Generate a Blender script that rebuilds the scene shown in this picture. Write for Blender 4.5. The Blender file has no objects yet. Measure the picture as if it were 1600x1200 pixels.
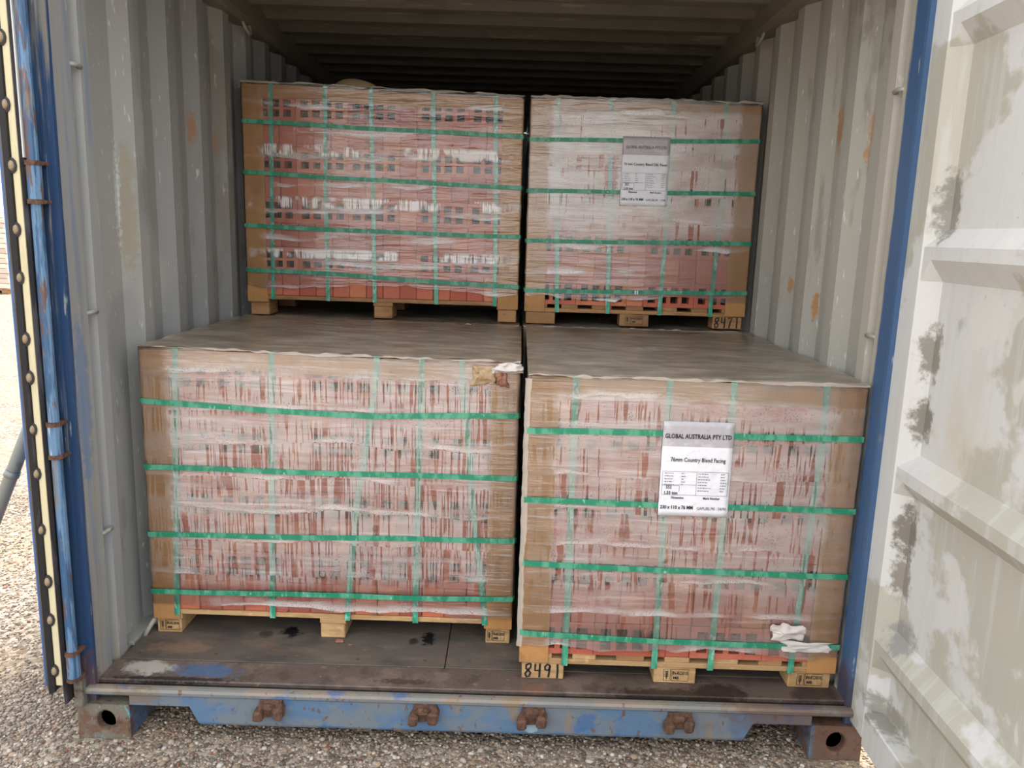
import bpy, math, random
import numpy as np
from mathutils import Vector, Matrix

random.seed(7)
RS = np.random.RandomState(11)
SC = bpy.context.scene
COL = SC.collection

# ------------------------------------------------------------------ camera, sky, sun, exposure
cam_d = bpy.data.cameras.new('camera')
cam_o = bpy.data.objects.new('camera', cam_d)
COL.objects.link(cam_o)
YAW, PIT, ROL = -0.000954, -0.187145, 0.030818
_f = Vector((-math.sin(YAW) * math.cos(PIT), math.cos(YAW) * math.cos(PIT), math.sin(PIT)))
_r = Vector((math.cos(YAW), math.sin(YAW), 0))
_u = _r.cross(_f)
_r2 = _r * math.cos(ROL) + _u * math.sin(ROL)
_u2 = -_r * math.sin(ROL) + _u * math.cos(ROL)
M = Matrix.Identity(4)
for i in range(3):
    M[i][0], M[i][1], M[i][2] = _r2[i], _u2[i], -_f[i]
M.translation = Vector((0.09472, -2.20889, 1.58393))
cam_o.matrix_world = M
cam_d.sensor_fit = 'HORIZONTAL'
cam_d.sensor_width = 36.0
cam_d.lens = 1232.69 / 1600 * 36.0
cam_d.clip_start = 0.05
cam_d.clip_end = 400
SC.camera = cam_o

world = bpy.data.worlds.new('sky')
SC.world = world
world.use_nodes = True
wn = world.node_tree
wn.nodes.clear()
w_out = wn.nodes.new('ShaderNodeOutputWorld')
w_bg = wn.nodes.new('ShaderNodeBackground')
w_bg.inputs['Color'].default_value = (0.95, 0.98, 1.0, 1)
w_bg.inputs['Strength'].default_value = 1.0
wn.links.new(w_bg.outputs[0], w_out.inputs[0])

sun_d = bpy.data.lights.new('sun', 'SUN')
sun_d.energy = 4.4
sun_d.angle = math.radians(9)
sun_d.color = (1.0, 0.95, 0.86)
sun_o = bpy.data.objects.new('sun', sun_d)
COL.objects.link(sun_o)
_el, _az = math.radians(55), math.radians(16)          # high sun behind the container, a little to the right
_to = Vector((math.sin(_az) * math.cos(_el), math.cos(_az) * math.cos(_el), math.sin(_el)))
sun_o.rotation_euler = _to.to_track_quat('Z', 'Y').to_euler()
sun_o.location = _to * 12

SC.view_settings.view_transform = 'Standard'
SC.view_settings.look = 'None'
SC.view_settings.gamma = 1.0
SC.view_settings.use_curve_mapping = False
SC.view_settings.exposure = 1.36
SC.cycles.use_denoising = True
SC.cycles.max_bounces = 10
SC.cycles.diffuse_bounces = 5
SC.cycles.transparent_max_bounces = 16
SC.cycles.caustics_reflective = False
SC.cycles.caustics_refractive = False


# ------------------------------------------------------------------ material helpers
def srgb(r, g, b):
    def c(v):
        v /= 255.0
        return v / 12.92 if v <= 0.04045 else ((v + 0.055) / 1.055) ** 2.4
    return (c(r), c(g), c(b))


class NT:
    def __init__(self, name):
        self.m = bpy.data.materials.new(name)
        self.m.use_nodes = True
        self.t = self.m.node_tree
        self.t.nodes.clear()
        self.out = self.t.nodes.new('ShaderNodeOutputMaterial')
        self._co = None

    def n(self, kind, **kw):
        nd = self.t.nodes.new(kind)
        for k, v in kw.items():
            setattr(nd, k, v)
        return nd

    def link(self, a, b):
        self.t.links.new(a, b)

    def set(self, sock, v):
        if hasattr(v, 'links') or isinstance(v, bpy.types.NodeSocket):
            self.link(v, sock)
        else:
            sock.default_value = v

    def co(self):
        if self._co is None:
            self._co = self.n('ShaderNodeTexCoord').outputs['Object']
        return self._co

    def vmul(self, v, s, off=(0, 0, 0)):
        nd = self.n('ShaderNodeMapping')
        self.link(v, nd.inputs['Vector'])
        nd.inputs['Scale'].default_value = s if isinstance(s, (tuple, list)) else (s, s, s)
        nd.inputs['Location'].default_value = off
        return nd.outputs[0]

    def noise(self, s, d=3.0, rough=0.55, off=(0, 0, 0), vec=None, dist=0.0):
        nd = self.n('ShaderNodeTexNoise')
        self.link(self.vmul(vec or self.co(), s, off), nd.inputs['Vector'])
        nd.inputs['Scale'].default_value = 1.0
        nd.inputs['Detail'].default_value = d
        nd.inputs['Roughness'].default_value = rough
        nd.inputs['Distortion'].default_value = dist
        return nd.outputs['Fac']

    def voro(self, s, feature='F1', out='Distance', off=(0, 0, 0), vec=None, rnd=1.0):
        nd = self.n('ShaderNodeTexVoronoi', feature=feature)
        self.link(self.vmul(vec or self.co(), s, off), nd.inputs['Vector'])
        nd.inputs['Scale'].default_value = 1.0
        nd.inputs['Randomness'].default_value = rnd
        return nd.outputs[out]

    def step(self, v, lo, hi, a=0.0, b=1.0):
        nd = self.n('ShaderNodeMapRange', interpolation_type='SMOOTHSTEP')
        self.set(nd.inputs[0], v)
        for i, x in enumerate((lo, hi, a, b)):
            nd.inputs[i + 1].default_value = x
        return nd.outputs[0]

    def math(self, op, a, b=0.0, clamp=False):
        nd = self.n('ShaderNodeMath', operation=op, use_clamp=clamp)
        self.set(nd.inputs[0], a)
        self.set(nd.inputs[1], b)
        return nd.outputs[0]

    def mix(self, f, a, b):
        nd = self.n('ShaderNodeMix', data_type='RGBA')
        self.set(nd.inputs[0], f)
        for i, v in ((6, a), (7, b)):
            if isinstance(v, tuple):
                nd.inputs[i].default_value = (*v[:3], 1)
            else:
                self.link(v, nd.inputs[i])
        return nd.outputs[2]

    def axis(self, i):
        nd = self.n('ShaderNodeSeparateXYZ')
        self.link(self.co(), nd.inputs[0])
        return nd.outputs[i]

    def spot(self, c, r, soft=0.5, wob=0.7, ws=None, off=0.0):
        """mask 1 inside the ellipsoid at c with radii r, with a ragged edge"""
        sub = self.n('ShaderNodeVectorMath', operation='SUBTRACT')
        self.link(self.co(), sub.inputs[0])
        sub.inputs[1].default_value = c
        div = self.n('ShaderNodeVectorMath', operation='DIVIDE')
        self.link(sub.outputs[0], div.inputs[0])
        div.inputs[1].default_value = r
        ln = self.n('ShaderNodeVectorMath', operation='LENGTH')
        self.link(div.outputs[0], ln.inputs[0])
        ws = ws or min(60.0, 1.3 / sorted(r)[0])
        nz = self.noise(ws, 5, 0.7, off=(off, off, off))
        d = self.math('ADD', ln.outputs['Value'], self.math('MULTIPLY', self.math('SUBTRACT', nz, 0.5), wob * 3))
        return self.step(d, 1.0 - soft, 1.0, 1.0, 0.0)

    def bsdf(self, color, rough=0.6, metal=0.0, bump=None, bstr=0.3, bdist=0.01, spec=0.5, out=True):
        b = self.n('ShaderNodeBsdfPrincipled')
        if isinstance(color, tuple):
            b.inputs['Base Color'].default_value = (*color[:3], 1)
        else:
            self.link(color, b.inputs['Base Color'])
        self.set(b.inputs['Roughness'], rough)
        b.inputs['Metallic'].default_value = metal
        b.inputs['Specular IOR Level'].default_value = spec
        if bump is not None:
            bp = self.n('ShaderNodeBump')
            bp.inputs['Strength'].default_value = bstr
            bp.inputs['Distance'].default_value = bdist
            self.link(bump, bp.inputs['Height'])
            self.link(bp.outputs[0], b.inputs['Normal'])
        if out:
            self.link(b.outputs[0], self.out.inputs[0])
        return b


def wear(name, base, layers=(), rough=0.55, bump=(40, 0.15), spots=(), zones=(), jitter=0.0, metal=0.0, spec=0.4):
    """base colour + zones (axis, lo, hi, colour, strength) + noise layers (colour, scale, threshold, softness, strength) + ragged spots"""
    k = NT(name)
    col = base
    if jitter:
        oi = k.n('ShaderNodeObjectInfo')
        hs = k.n('ShaderNodeHueSaturation')
        hs.inputs['Color'].default_value = (*base, 1)
        k.link(k.step(oi.outputs['Random'], 0, 1, 1 - jitter, 1 + jitter), hs.inputs['Value'])
        col = hs.outputs[0]
    for i, (ax, lo, hi, c, a, wob) in enumerate(zones):
        v = k.math('ADD', k.axis(ax), k.math('MULTIPLY', k.math('SUBTRACT', k.noise((30, 30, 6), 4, .6, off=(i, 3 * i, 0)), 0.5), wob))
        col = k.mix(k.math('MULTIPLY', k.step(v, lo, hi), a), col, c)
    for i, L in enumerate(layers):
        c, s, t, w, a = L[:5]
        nz = k.noise(s, L[5] if len(L) > 5 else 5, 0.6, off=(i * 7.3 + len(name), i * 3.1, i * 1.7))
        col = k.mix(k.math('MULTIPLY', k.step(nz, t - w, t + w), a), col, c)
    for i, (c, r, color, a) in enumerate(spots):
        col = k.mix(k.math('MULTIPLY', k.spot(c, r, off=i * 2.7), a), col, color)
    bm = k.noise(bump[0], 4, 0.6)
    k.bsdf(col, rough, metal, bm, bump[1], 0.01, spec)
    return k.m


RUST = srgb(100, 70, 54)
RUSTD = srgb(66, 50, 44)
RUSTO = srgb(176, 118, 52)
BLUE = srgb(30, 62, 102)
BLUEP = srgb(98, 140, 182)
GREY = srgb(152, 153, 153)
CREAM = srgb(196, 193, 176)
DIRT = srgb(112, 98, 80)

MT = {}
wall_layers = [(srgb(172, 172, 168), (1.3, 1.3, 0.5), 0.56, 0.015, 0.55, 3), (srgb(146, 143, 134), (2.5, 2.5, 1.2), 0.63, 0.01, 0.7, 4),
               (srgb(210, 210, 206), (55, 55, 14), 0.665, 0.03, 0.8), (srgb(120, 113, 102), (9, 9, 1.6), 0.66, 0.06, 0.55),
               (srgb(90, 84, 78), (70, 70, 30), 0.76, 0.02, 0.8)]
MT['wall_l'] = wear('grey_wall_paint_worn', GREY, wall_layers, 0.5, (60, 0.08), spots=[
    ((-1.19, 0.46, 1.62), (0.06, 0.05, 0.26), srgb(158, 152, 136), 0.9), ((-1.19, 0.43, 1.66), (0.05, 0.018, 0.22), srgb(196, 200, 200), 0.9),
    ((-1.19, 1.03, 1.96), (0.05, 0.03, 0.08), RUSTO, 0.6), ((-1.19, 1.30, 1.93), (0.05, 0.02, 0.06), RUSTO, 0.5)])
MT['wall_r'] = wear('grey_wall_paint_scuffed', srgb(170, 167, 159), wall_layers, 0.5, (60, 0.08), spots=[
    ((1.19, 0.66, 1.98), (0.06, 0.035, 0.10), RUSTO, 0.75), ((1.19, 0.40, 1.95), (0.05, 0.02, 0.07), RUSTO, 0.5), ((1.19, 0.41, 1.87), (0.05, 0.015, 0.04), RUSTO, 0.6),
    ((1.19, 0.70, 1.36), (0.06, 0.02, 0.06), RUSTO, 0.8), ((1.19, 0.98, 1.42), (0.06, 0.02, 0.04), RUSTO, 0.7)])
MT['roof'] = wear('roof_underside_paint', srgb(130, 125, 118), [(srgb(170, 162, 148), (2.5, 14, 14), 0.62, 0.04, 0.7), (srgb(96, 90, 84), (3, 3, 3), 0.6, 0.1, 0.4), (srgb(60, 50, 42), (40, 40, 40), 0.75, 0.02, 0.8)], 0.6)
MT['rail'] = wear('rail_paint', srgb(128, 122, 112), [(srgb(150, 144, 132), (8, 2, 8), 0.6, 0.05, 0.5)], 0.55)
MT['post_l'] = wear('post_paint_blue_and_grey', GREY, [
    (srgb(196, 196, 190), (40, 40, 5), 0.66, 0.03, 0.5), (srgb(150, 142, 122), (14, 40, 1.2), 0.58, 0.05, 0.6), (srgb(80, 116, 160), (22, 22, 1.6), 0.60, 0.06, 0.35), (srgb(70, 66, 62), (90, 90, 40), 0.74, 0.02, 0.8)],
    0.45, (60, 0.1), zones=[(1, 0.040, 0.034, BLUE, 0.97, 0.012), (1, 0.028, -0.01, srgb(44, 66, 96), 0.6, 0.03)],
    spots=[((-1.18, 0.08, 1.05), (0.05, 0.05, 0.30), srgb(90, 122, 164), 0.6), ((-1.2, 0.0, 0.16), (0.08, 0.1, 0.16), RUST, 0.6)])
MT['post_r'] = wear('post_paint_blue_and_cream', srgb(172, 166, 156), [
    (srgb(212, 208, 196), (40, 40, 9), 0.68, 0.03, 0.4), (srgb(150, 140, 124), (9, 9, 5), 0.66, 0.05, 0.4), (srgb(70, 66, 62), (90, 90, 40), 0.74, 0.02, 0.8)],
    0.45, (60, 0.1), zones=[(1, 0.122, 0.108, srgb(58, 90, 130), 0.97, 0.03)], spots=[((1.18, 0.06, 0.2), (0.06, 0.1, 0.12), RUSTD, 0.7)])
MT['blue'] = wear('blue_container_paint', BLUE, [(BLUEP, (30, 30, 3), 0.56, 0.05, 0.7), (RUST, (45, 45, 8), 0.64, 0.04, 0.8), (srgb(60, 62, 66), (20, 20, 6), 0.62, 0.06, 0.5)], 0.45)
MT['blue_door'] = wear('blue_door_paint', srgb(58, 96, 156), [(srgb(110, 146, 190), (30, 30, 3), 0.60, 0.05, 0.5)], 0.4)
MT['rod'] = wear('chipped_pale_blue_paint', srgb(92, 124, 156), [(srgb(44, 76, 112), (50, 50, 5), 0.52, 0.04, 0.85), (RUST, (50, 50, 9), 0.58, 0.03, 0.85), (srgb(120, 112, 100), (30, 30, 8), 0.60, 0.05, 0.6), (srgb(196, 204, 212), (50, 50, 4), 0.66, 0.03, 0.6)], 0.4)
MT['rust'] = wear('rusted_steel', RUST, [(RUSTD, (50, 50, 50), 0.52, 0.08, 0.8), (srgb(150, 104, 70), (30, 30, 30), 0.64, 0.04, 0.6)], 0.8, (160, 0.5))
MT['cast_l'] = wear('casting_rust_and_old_paint', srgb(112, 104, 92), [(RUST, (12, 12, 12), 0.55, 0.06, 0.85), (srgb(96, 150, 160), (45, 45, 16), 0.63, 0.03, 0.8), (RUSTD, (30, 30, 30), 0.62, 0.06, 0.7), (srgb(176, 148, 108), (40, 40, 20), 0.70, 0.03, 0.7)],
                    0.75, (120, 0.4), zones=[(0, -1.063, -1.058, srgb(66, 100, 138), 0.75, 0.01)])
MT['cast_r'] = wear('casting_rust_dark', srgb(98, 76, 64), [(RUST, (14, 14, 14), 0.52, 0.06, 0.85), (RUSTD, (30, 30, 30), 0.6, 0.06, 0.7), (srgb(110, 112, 110), (36, 36, 20), 0.66, 0.03, 0.5)],
                    0.75, (120, 0.4), zones=[(0, 1.075, 1.058, srgb(72, 100, 124), 0.75, 0.02)])
MT['sill'] = wear('sill_paint_worn', srgb(84, 110, 138), [(srgb(112, 116, 116), (5, 5, 8), 0.50, 0.06, 0.75), (srgb(134, 112, 86), (10, 10, 3), 0.62, 0.05, 0.75), (RUST, (36, 36, 26), 0.66, 0.03, 0.9), (srgb(52, 92, 142), (7, 7, 9), 0.60, 0.04, 0.7), (srgb(92, 76, 62), (60, 60, 30), 0.66, 0.03, 0.8)],
                  0.5, (50, 0.2), zones=[(2, 0.150, 0.168, srgb(140, 124, 106), 0.85, 0.02)],
                  spots=[((1.0, 0.02, 0.14), (0.28, 0.1, 0.1), RUST, 0.6), ((0.19, 0, 0.09), (0.03, 0.02, 0.035), srgb(170, 190, 200), 0.6), ((-1.03, 0.02, 0.15), (0.1, 0.1, 0.04), DIRT, 0.8)])
MT['thresh'] = wear('threshold_steel_brown', srgb(94, 80, 74), [(srgb(122, 104, 94), (8, 8, 8), 0.56, 0.06, 0.6), (srgb(70, 58, 54), (14, 14, 14), 0.58, 0.06, 0.6), (srgb(150, 120, 96), (40, 40, 40), 0.68, 0.03, 0.6)], 0.55, (90, 0.3),
                    spots=[((-1.05, 0.12, 0.17), (0.10, 0.05, 0.05), srgb(176, 172, 162), 0.85), ((-0.86, 0.11, 0.17), (0.13, 0.05, 0.05), srgb(70, 98, 134), 0.8),
                           ((0.62, 0.06, 0.17), (0.22, 0.035, 0.05), srgb(50, 36, 30), 0.9), ((0.78, 0.08, 0.17), (0.13, 0.05, 0.05), srgb(50, 36, 30), 0.9), ((-0.95, 0.062, 0.17), (0.26, 0.016, 0.05), srgb(34, 30, 30), 0.9), ((-.22, 0.085, 0.17), (0.1, 0.02, 0.05), srgb(60, 48, 44), 0.8), ((0.2, 0.07, 0.17), (0.06, 0.03, 0.05), srgb(120, 84, 66), 0.7), ((1.1, 0.09, 0.17), (0.1, 0.06, 0.05), srgb(52, 42, 38), 0.8)])
MT['ply'] = wear('dirty_plywood', srgb(92, 84, 78), [(srgb(116, 102, 90), (5, 14, 5), 0.55, 0.08, 0.6), (srgb(64, 60, 58), (3.5, 8, 4), 0.56, 0.08, 0.6), (srgb(140, 124, 106), (24, 60, 10), 0.68, 0.03, 0.5), (srgb(130, 92, 70), (4, 7, 3), 0.64, 0.06, 0.5)], 0.6, (50, 0.2),
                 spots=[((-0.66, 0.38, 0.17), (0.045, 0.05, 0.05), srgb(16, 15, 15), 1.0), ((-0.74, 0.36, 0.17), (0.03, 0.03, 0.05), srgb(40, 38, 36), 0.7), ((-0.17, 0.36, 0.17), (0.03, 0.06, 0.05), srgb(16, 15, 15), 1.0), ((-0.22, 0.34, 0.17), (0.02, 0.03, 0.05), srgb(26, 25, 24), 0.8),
                        ((-1.0, 0.25, 0.17), (0.12, 0.05, 0.05), srgb(136, 108, 92), 0.6)])
MT['door_in'] = wear('cream_door_paint_patched', srgb(178, 174, 162), [
    (srgb(206, 205, 204), (1.6, 1.6, 1.9), 0.52, 0.02, 0.9, 6), (srgb(196, 182, 154), (2.6, 2.6, 1.8), 0.60, 0.08, 0.5, 4), (srgb(196, 195, 190), (3, 30, 2), 0.56, 0.06, 0.5), (srgb(208, 206, 200), (3, 3, 2), 0.60, 0.01, 0.7, 4),
    (srgb(150, 148, 142), (8, 8, 5), 0.69, 0.05, 0.6), (srgb(120, 108, 92), (60, 60, 40), 0.74, 0.02, 0.6)], 0.5, (50, 0.12),
    spots=[((1.21, -0.118, 1.30), (0.06, 0.042, 0.10), srgb(122, 116, 104), 0.85), ((1.21, -0.118, 1.68), (0.06, 0.042, 0.13), srgb(122, 116, 108), 0.8), ((1.21, -0.118, 1.12), (0.06, 0.042, 0.08), srgb(116, 110, 100), 0.9),
           ((1.21, -0.118, 0.80), (0.06, 0.042, 0.10), srgb(112, 104, 94), 0.9), ((1.21, -0.118, 0.66), (0.06, 0.042, 0.08), srgb(116, 106, 94), 0.8), ((1.21, -0.16, 0.50), (0.05, 0.08, 0.06), srgb(140, 138, 136), 0.8),
           ((1.20, -0.15, 0.25), (0.06, 0.14, 0.06), srgb(128, 122, 110), 0.75), ((1.18, 0.03, 0.16), (0.02, 0.02, 0.08), srgb(176, 130, 80), 0.8)])
MT['gasket'] = wear('black_rubber', srgb(44, 42, 44), [(srgb(86, 84, 92), (30, 30, 4), 0.58, 0.06, 0.6)], 0.55)
MT['cream'] = wear('cream_plastic_strip', srgb(214, 202, 168), [(srgb(186, 180, 146), (30, 30, 5), 0.62, 0.06, 0.5)], 0.5)
MT['rivet'] = wear('tan_rivet_head', srgb(150, 132, 108), [(srgb(96, 78, 60), (60, 60, 60), 0.52, 0.05, 0.8)], 0.6)
MT['grey_steel'] = wear('grey_painted_steel', srgb(150, 148, 142), [(srgb(180, 178, 172), (40, 40, 40), 0.58, 0.05, 0.6)], 0.45)
MT['galv'] = wear('galvanised_steel', srgb(128, 134, 134), [(srgb(96, 104, 106), (20, 20, 8), 0.56, 0.06, 0.7), (srgb(66, 66, 66), (50, 50, 40), 0.68, 0.03, 0.7)], 0.4, metal=0.3)
MT['kraft'] = wear('kraft_cardboard', srgb(184, 134, 82), [(srgb(150, 106, 64), (6, 6, 6), 0.56, 0.08, 0.5), (srgb(180, 140, 94), (160, 160, 3), 0.56, 0.1, 0.3), (srgb(120, 84, 52), (10, 10, 4), 0.66, 0.05, 0.4)], 0.7, (120, 0.12), jitter=0.06)
MT['sheet'] = wear('cardboard_sheet_brown', srgb(172, 146, 116), [(srgb(140, 118, 96), (3, 3, 3), 0.55, 0.08, 0.6), (srgb(168, 144, 112), (5, 9, 5), 0.63, 0.06, 0.5)], 0.7, (40, 0.2))
MT['wood'] = wear('pale_pallet_wood', srgb(184, 150, 108), [(srgb(160, 124, 82), (6, 30, 40), 0.54, 0.08, 0.7), (srgb(140, 100, 60), (10, 50, 60), 0.66, 0.05, 0.6), (srgb(222, 190, 138), (30, 30, 30), 0.62, 0.05, 0.4)], 0.7, (110, 0.2), jitter=0.12)
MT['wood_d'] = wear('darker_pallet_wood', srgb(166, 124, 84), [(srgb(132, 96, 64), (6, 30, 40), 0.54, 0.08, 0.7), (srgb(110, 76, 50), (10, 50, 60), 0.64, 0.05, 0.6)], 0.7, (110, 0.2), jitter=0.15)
MT['ink'] = wear('black_ink', srgb(34, 32, 34), (), 0.6)
MT['ink_soft'] = wear('grey_ink', srgb(92, 90, 96), (), 0.6)
MT['paper'] = wear('white_paper', srgb(228, 228, 236), [(srgb(206, 206, 214), (14, 14, 14), 0.6, 0.08, 0.5)], 0.35, (40, 0.35))
MT['paper_g'] = wear('grey_paper_band', srgb(176, 172, 178), [(srgb(200, 196, 200), (14, 14, 26), 0.58, 0.05, 0.6)], 0.3, (40, 0.4))
MT['crumple'] = wear('white_painted_steel', srgb(214, 212, 210), [(srgb(150, 170, 190), (30, 30, 6), 0.58, 0.05, 0.6)], 0.4)
MT['scrap'] = wear('torn_white_film', srgb(232, 224, 220), (), 0.3)
_t = MT['scrap'].node_tree
_b = [q for q in _t.nodes if q.type == 'BSDF_PRINCIPLED'][0]
_b.inputs['Alpha'].default_value = 0.6
MT['hem'] = wear('whitened_film_edge', srgb(214, 202, 190), (), 0.3)
[q for q in MT['hem'].node_tree.nodes if q.type == 'BSDF_PRINCIPLED'][0].inputs['Alpha'].default_value = 0.5
MT['strap'] = wear('green_strap', srgb(36, 128, 98), [(srgb(96, 164, 138), (30, 30, 12), 0.52, 0.07, 0.7), (srgb(150, 200, 178), (70, 70, 40), 0.64, 0.04, 0.6)], 0.35, (30, 0.05))
MT['strap_f'] = wear('green_strap_under_film', srgb(44, 136, 108), [(srgb(96, 168, 144), (30, 30, 9), 0.48, 0.08, 0.8), (srgb(160, 206, 188), (60, 60, 30), 0.60, 0.05, 0.7)], 0.35, (30, 0.05))
MT['chip'] = wear('dusty_brick_chip', srgb(136, 92, 76), [(srgb(168, 128, 108), (60, 60, 60), 0.55, 0.05, 0.6)], 0.85)
MT['dark'] = wear('dark_wet_cavity', srgb(20, 18, 18), (), 0.7)  # near-black colour stands in for shade deep in brick holes and gaps


def brick_mat():
    k = NT('fired_clay_brick')
    oi = k.n('ShaderNodeObjectInfo')
    rp = k.n('ShaderNodeValToRGB')
    e = rp.color_ramp.elements
    e[0].position, e[0].color = 0.0, (*srgb(172, 92, 74), 1)
    e[1].position, e[1].color = 1.0, (*srgb(208, 134, 102), 1)
    for p, c in ((0.3, (182, 100, 80)), (0.55, (192, 112, 92)), (0.8, (196, 114, 84))):
        x = e.new(p)
        x.color = (*srgb(*c), 1)
    k.link(oi.outputs['Random'], rp.inputs[0])
    nz = k.noise(28, 5, 0.65)
    col = k.mix(k.math('MULTIPLY', k.step(nz, 0.45, 0.7), 0.35), rp.outputs[0], srgb(160, 84, 66))
    n2 = k.noise(160, 3, 0.6, off=(4, 4, 4))
    col = k.mix(k.math('MULTIPLY', k.step(n2, 0.56, 0.72), 0.35), col, srgb(214, 150, 120))
    k.bsdf(col, 0.85, 0, k.noise(130, 4, 0.65), 0.35, 0.004, 0.3)
    return k.m


MT['brick'] = brick_mat()


def film_mat(name, zfog, amount, half, streak=(62, 2.4), spots=(), holes_rows=False, seed=0.0, wr=1.0, rd=0.0):
    """clear stretch film: fogged by condensation with clear runs, wrinkled and glossy. zfog: [(z, fog)] ramp over the pack's height"""
    k = NT(name)
    z = k.axis(2)
    rp = k.n('ShaderNodeValToRGB')
    e = rp.color_ramp.elements
    while len(e) < len(zfog):
        e.new(0.5)
    for el, (p, v) in zip(e, zfog):
        el.position = p
        el.color = (v, v, v, 1)
    wob = k.math('MULTIPLY', k.math('SUBTRACT', k.noise((3.2, 3.2, 5), 3, .5, off=(seed, 0, 0)), 0.5), 0.16)
    k.link(k.math('ADD', z, wob), rp.inputs[0])
    zr = rp.outputs[0]
    # runs: thin vertical clear trails that thin out downwards and break off at film overlaps
    sx, sz = streak
    zz = k.math('ADD', z, k.math('MULTIPLY', k.math('SUBTRACT', k.noise((2.4, 2.4, 2.4), 3, .6, off=(seed, 4, 4)), 0.5), 0.09))
    z86 = k.math('MULTIPLY', zz, 8.6)
    fr = k.math('FRACT', z86)
    lapn = k.math('MULTIPLY', k.math('FLOOR', z86), 3.71)
    cx = k.n('ShaderNodeCombineXYZ')
    k.link(k.math('ADD', k.axis(0), lapn), cx.inputs[0])
    k.link(k.axis(1), cx.inputs[1])
    k.link(z, cx.inputs[2])
    cv = cx.outputs[0]
    st1 = k.noise((sx, sx, sz), 2.5, 0.55, off=(seed * 3, 1, 0), dist=0.35, vec=cv)
    st2 = k.noise((sx * 2.4, sx * 2.4, sz * 1.5), 2, 0.5, off=(seed * 5, 7, 3), dist=0.3, vec=cv)
    runs = k.math('MAXIMUM', k.step(st1, 0.56 + rd, 0.59 + rd), k.step(st2, 0.575 + rd, 0.61 + rd))
    band = k.noise((1.7, 1.7, 11), 3, 0.55, off=(seed, 5, 9))
    runs = k.math('MULTIPLY', runs, k.step(band, 0.36 + rd, 0.50 + rd))
    runs = k.math('MULTIPLY', runs, k.step(z, 0.915, 0.935, 1.0, 0.2))
    # runs start under a lap and thin out below it
    runs = k.math('MULTIPLY', runs, k.step(k.math('ADD', fr, k.math('MULTIPLY', k.noise((40, 40, 1), 2, .5, off=(seed, 6, 6), vec=cv), 1.0)), 0.36, 0.46))
    # fine droplets
    dr = k.voro(170, off=(seed, 0, 0))
    drops = k.step(dr, 0.20, 0.34, 1.0, 0.0)
    dn = k.step(k.noise((9, 9, 16), 3, 0.6, off=(seed, 2, 2)), 0.50, 0.62)
    clear_dots = k.math('MULTIPLY', drops, dn)
    patch = k.step(k.noise((4, 4, 9), 4, 0.6, off=(seed, 8, 1)), 0.30, 0.62, 0.6, 1.0)
    fog = k.math('MULTIPLY', zr, patch)
    fog = k.math('MULTIPLY', fog, k.math('SUBTRACT', 1.0, k.math('MULTIPLY', runs, 0.85)))
    fog = k.math('MULTIPLY', fog, k.math('SUBTRACT', 1.0, k.math('MULTIPLY', clear_dots, 0.7)))
    # film overlaps: a wavy whiter band along each lap edge
    lap = k.math('MULTIPLY', k.step(fr, 0.0, 0.04), k.step(fr, 0.05, 0.42, 1.0, 0.0))
    lap = k.math('MULTIPLY', lap, k.math('SUBTRACT', 1.0, k.math('MULTIPLY', drops, 0.75)))
    lap = k.math('MULTIPLY', lap, k.step(k.noise((3, 3, 14), 2, .5, off=(seed, 3, 8)), 0.42, 0.6))
    fog = k.math('MULTIPLY', fog, amount)
    fog = k.math('MAXIMUM', fog, k.math('MULTIPLY', lap, 0.75 * min(1.0, amount + .3)), clamp=True)
    wl = k.noise((1.6, 1.6, 46), 3, 0.5, off=(seed, 9, 4), dist=0.4)
    fog = k.math('ADD', fog, k.math('MULTIPLY', k.step(wl, 0.62, 0.70), 0.10), clamp=True)
    if holes_rows:
        for i, (zc, hh) in enumerate(holes_rows):
            m = k.math('MULTIPLY', k.step(z, zc - hh, zc - hh * 0.4), k.step(z, zc + hh * .4, zc + hh, 1.0, 0.0))
            m = k.math('MULTIPLY', m, k.step(k.noise((11, 11, 9), 2, .5, off=(seed, i * 3.3, 1)), 0.44, 0.56))
            m = k.math('MULTIPLY', m, k.math('SUBTRACT', 1.0, k.math('MULTIPLY', runs, 0.8)))
            fog = k.math('MAXIMUM', fog, k.math('MULTIPLY', m, 0.9))
    # little condensation where the film lies on the corner boards
    bx = k.math('ADD', k.math('ABSOLUTE', k.axis(0)), k.math('MULTIPLY', k.math('SUBTRACT', k.noise((20, 20, 14), 3, .6, off=(seed, 7, 7)), 0.5), 0.05))
    fog = k.math('MULTIPLY', fog, k.step(bx, half - .10, half - .07, 1.0, 0.35))
    for c, r, a in spots:
        fog = k.math('MULTIPLY', fog, k.math('SUBTRACT', 1.0, k.math('MULTIPLY', k.spot(c, r), a)))
    bump = k.n('ShaderNodeBump')
    bump.inputs['Strength'].default_value = 0.42 * wr
    bump.inputs['Distance'].default_value = 0.012
    hgt = k.math('ADD', k.noise((3.0, 3.0, 34), 4, 0.55, off=(seed, 2, 6), dist=0.5), k.math('MULTIPLY', k.noise((16, 16, 50), 2, .5, off=(seed, 1, 1)), 0.15))
    hgt = k.math('ADD', hgt, k.math('MULTIPLY', k.step(bx, half - .11, half - .06), k.math('MULTIPLY', k.noise((7, 7, 70), 2, .5, off=(seed, 5, 1), dist=.9), 0.5)))
    k.link(hgt, bump.inputs['Height'])
    tr = k.n('ShaderNodeBsdfTransparent')
    tr.inputs[0].default_value = (0.97, 0.97, 0.97, 1)
    df = k.n('ShaderNodeBsdfDiffuse')
    df.inputs[0].default_value = (0.96, 0.93, 0.92, 1)
    k.link(bump.outputs[0], df.inputs['Normal'])
    tl = k.n('ShaderNodeBsdfTranslucent')
    tl.inputs[0].default_value = (0.96, 0.93, 0.92, 1)
    fm = k.n('ShaderNodeMixShader')
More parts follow.
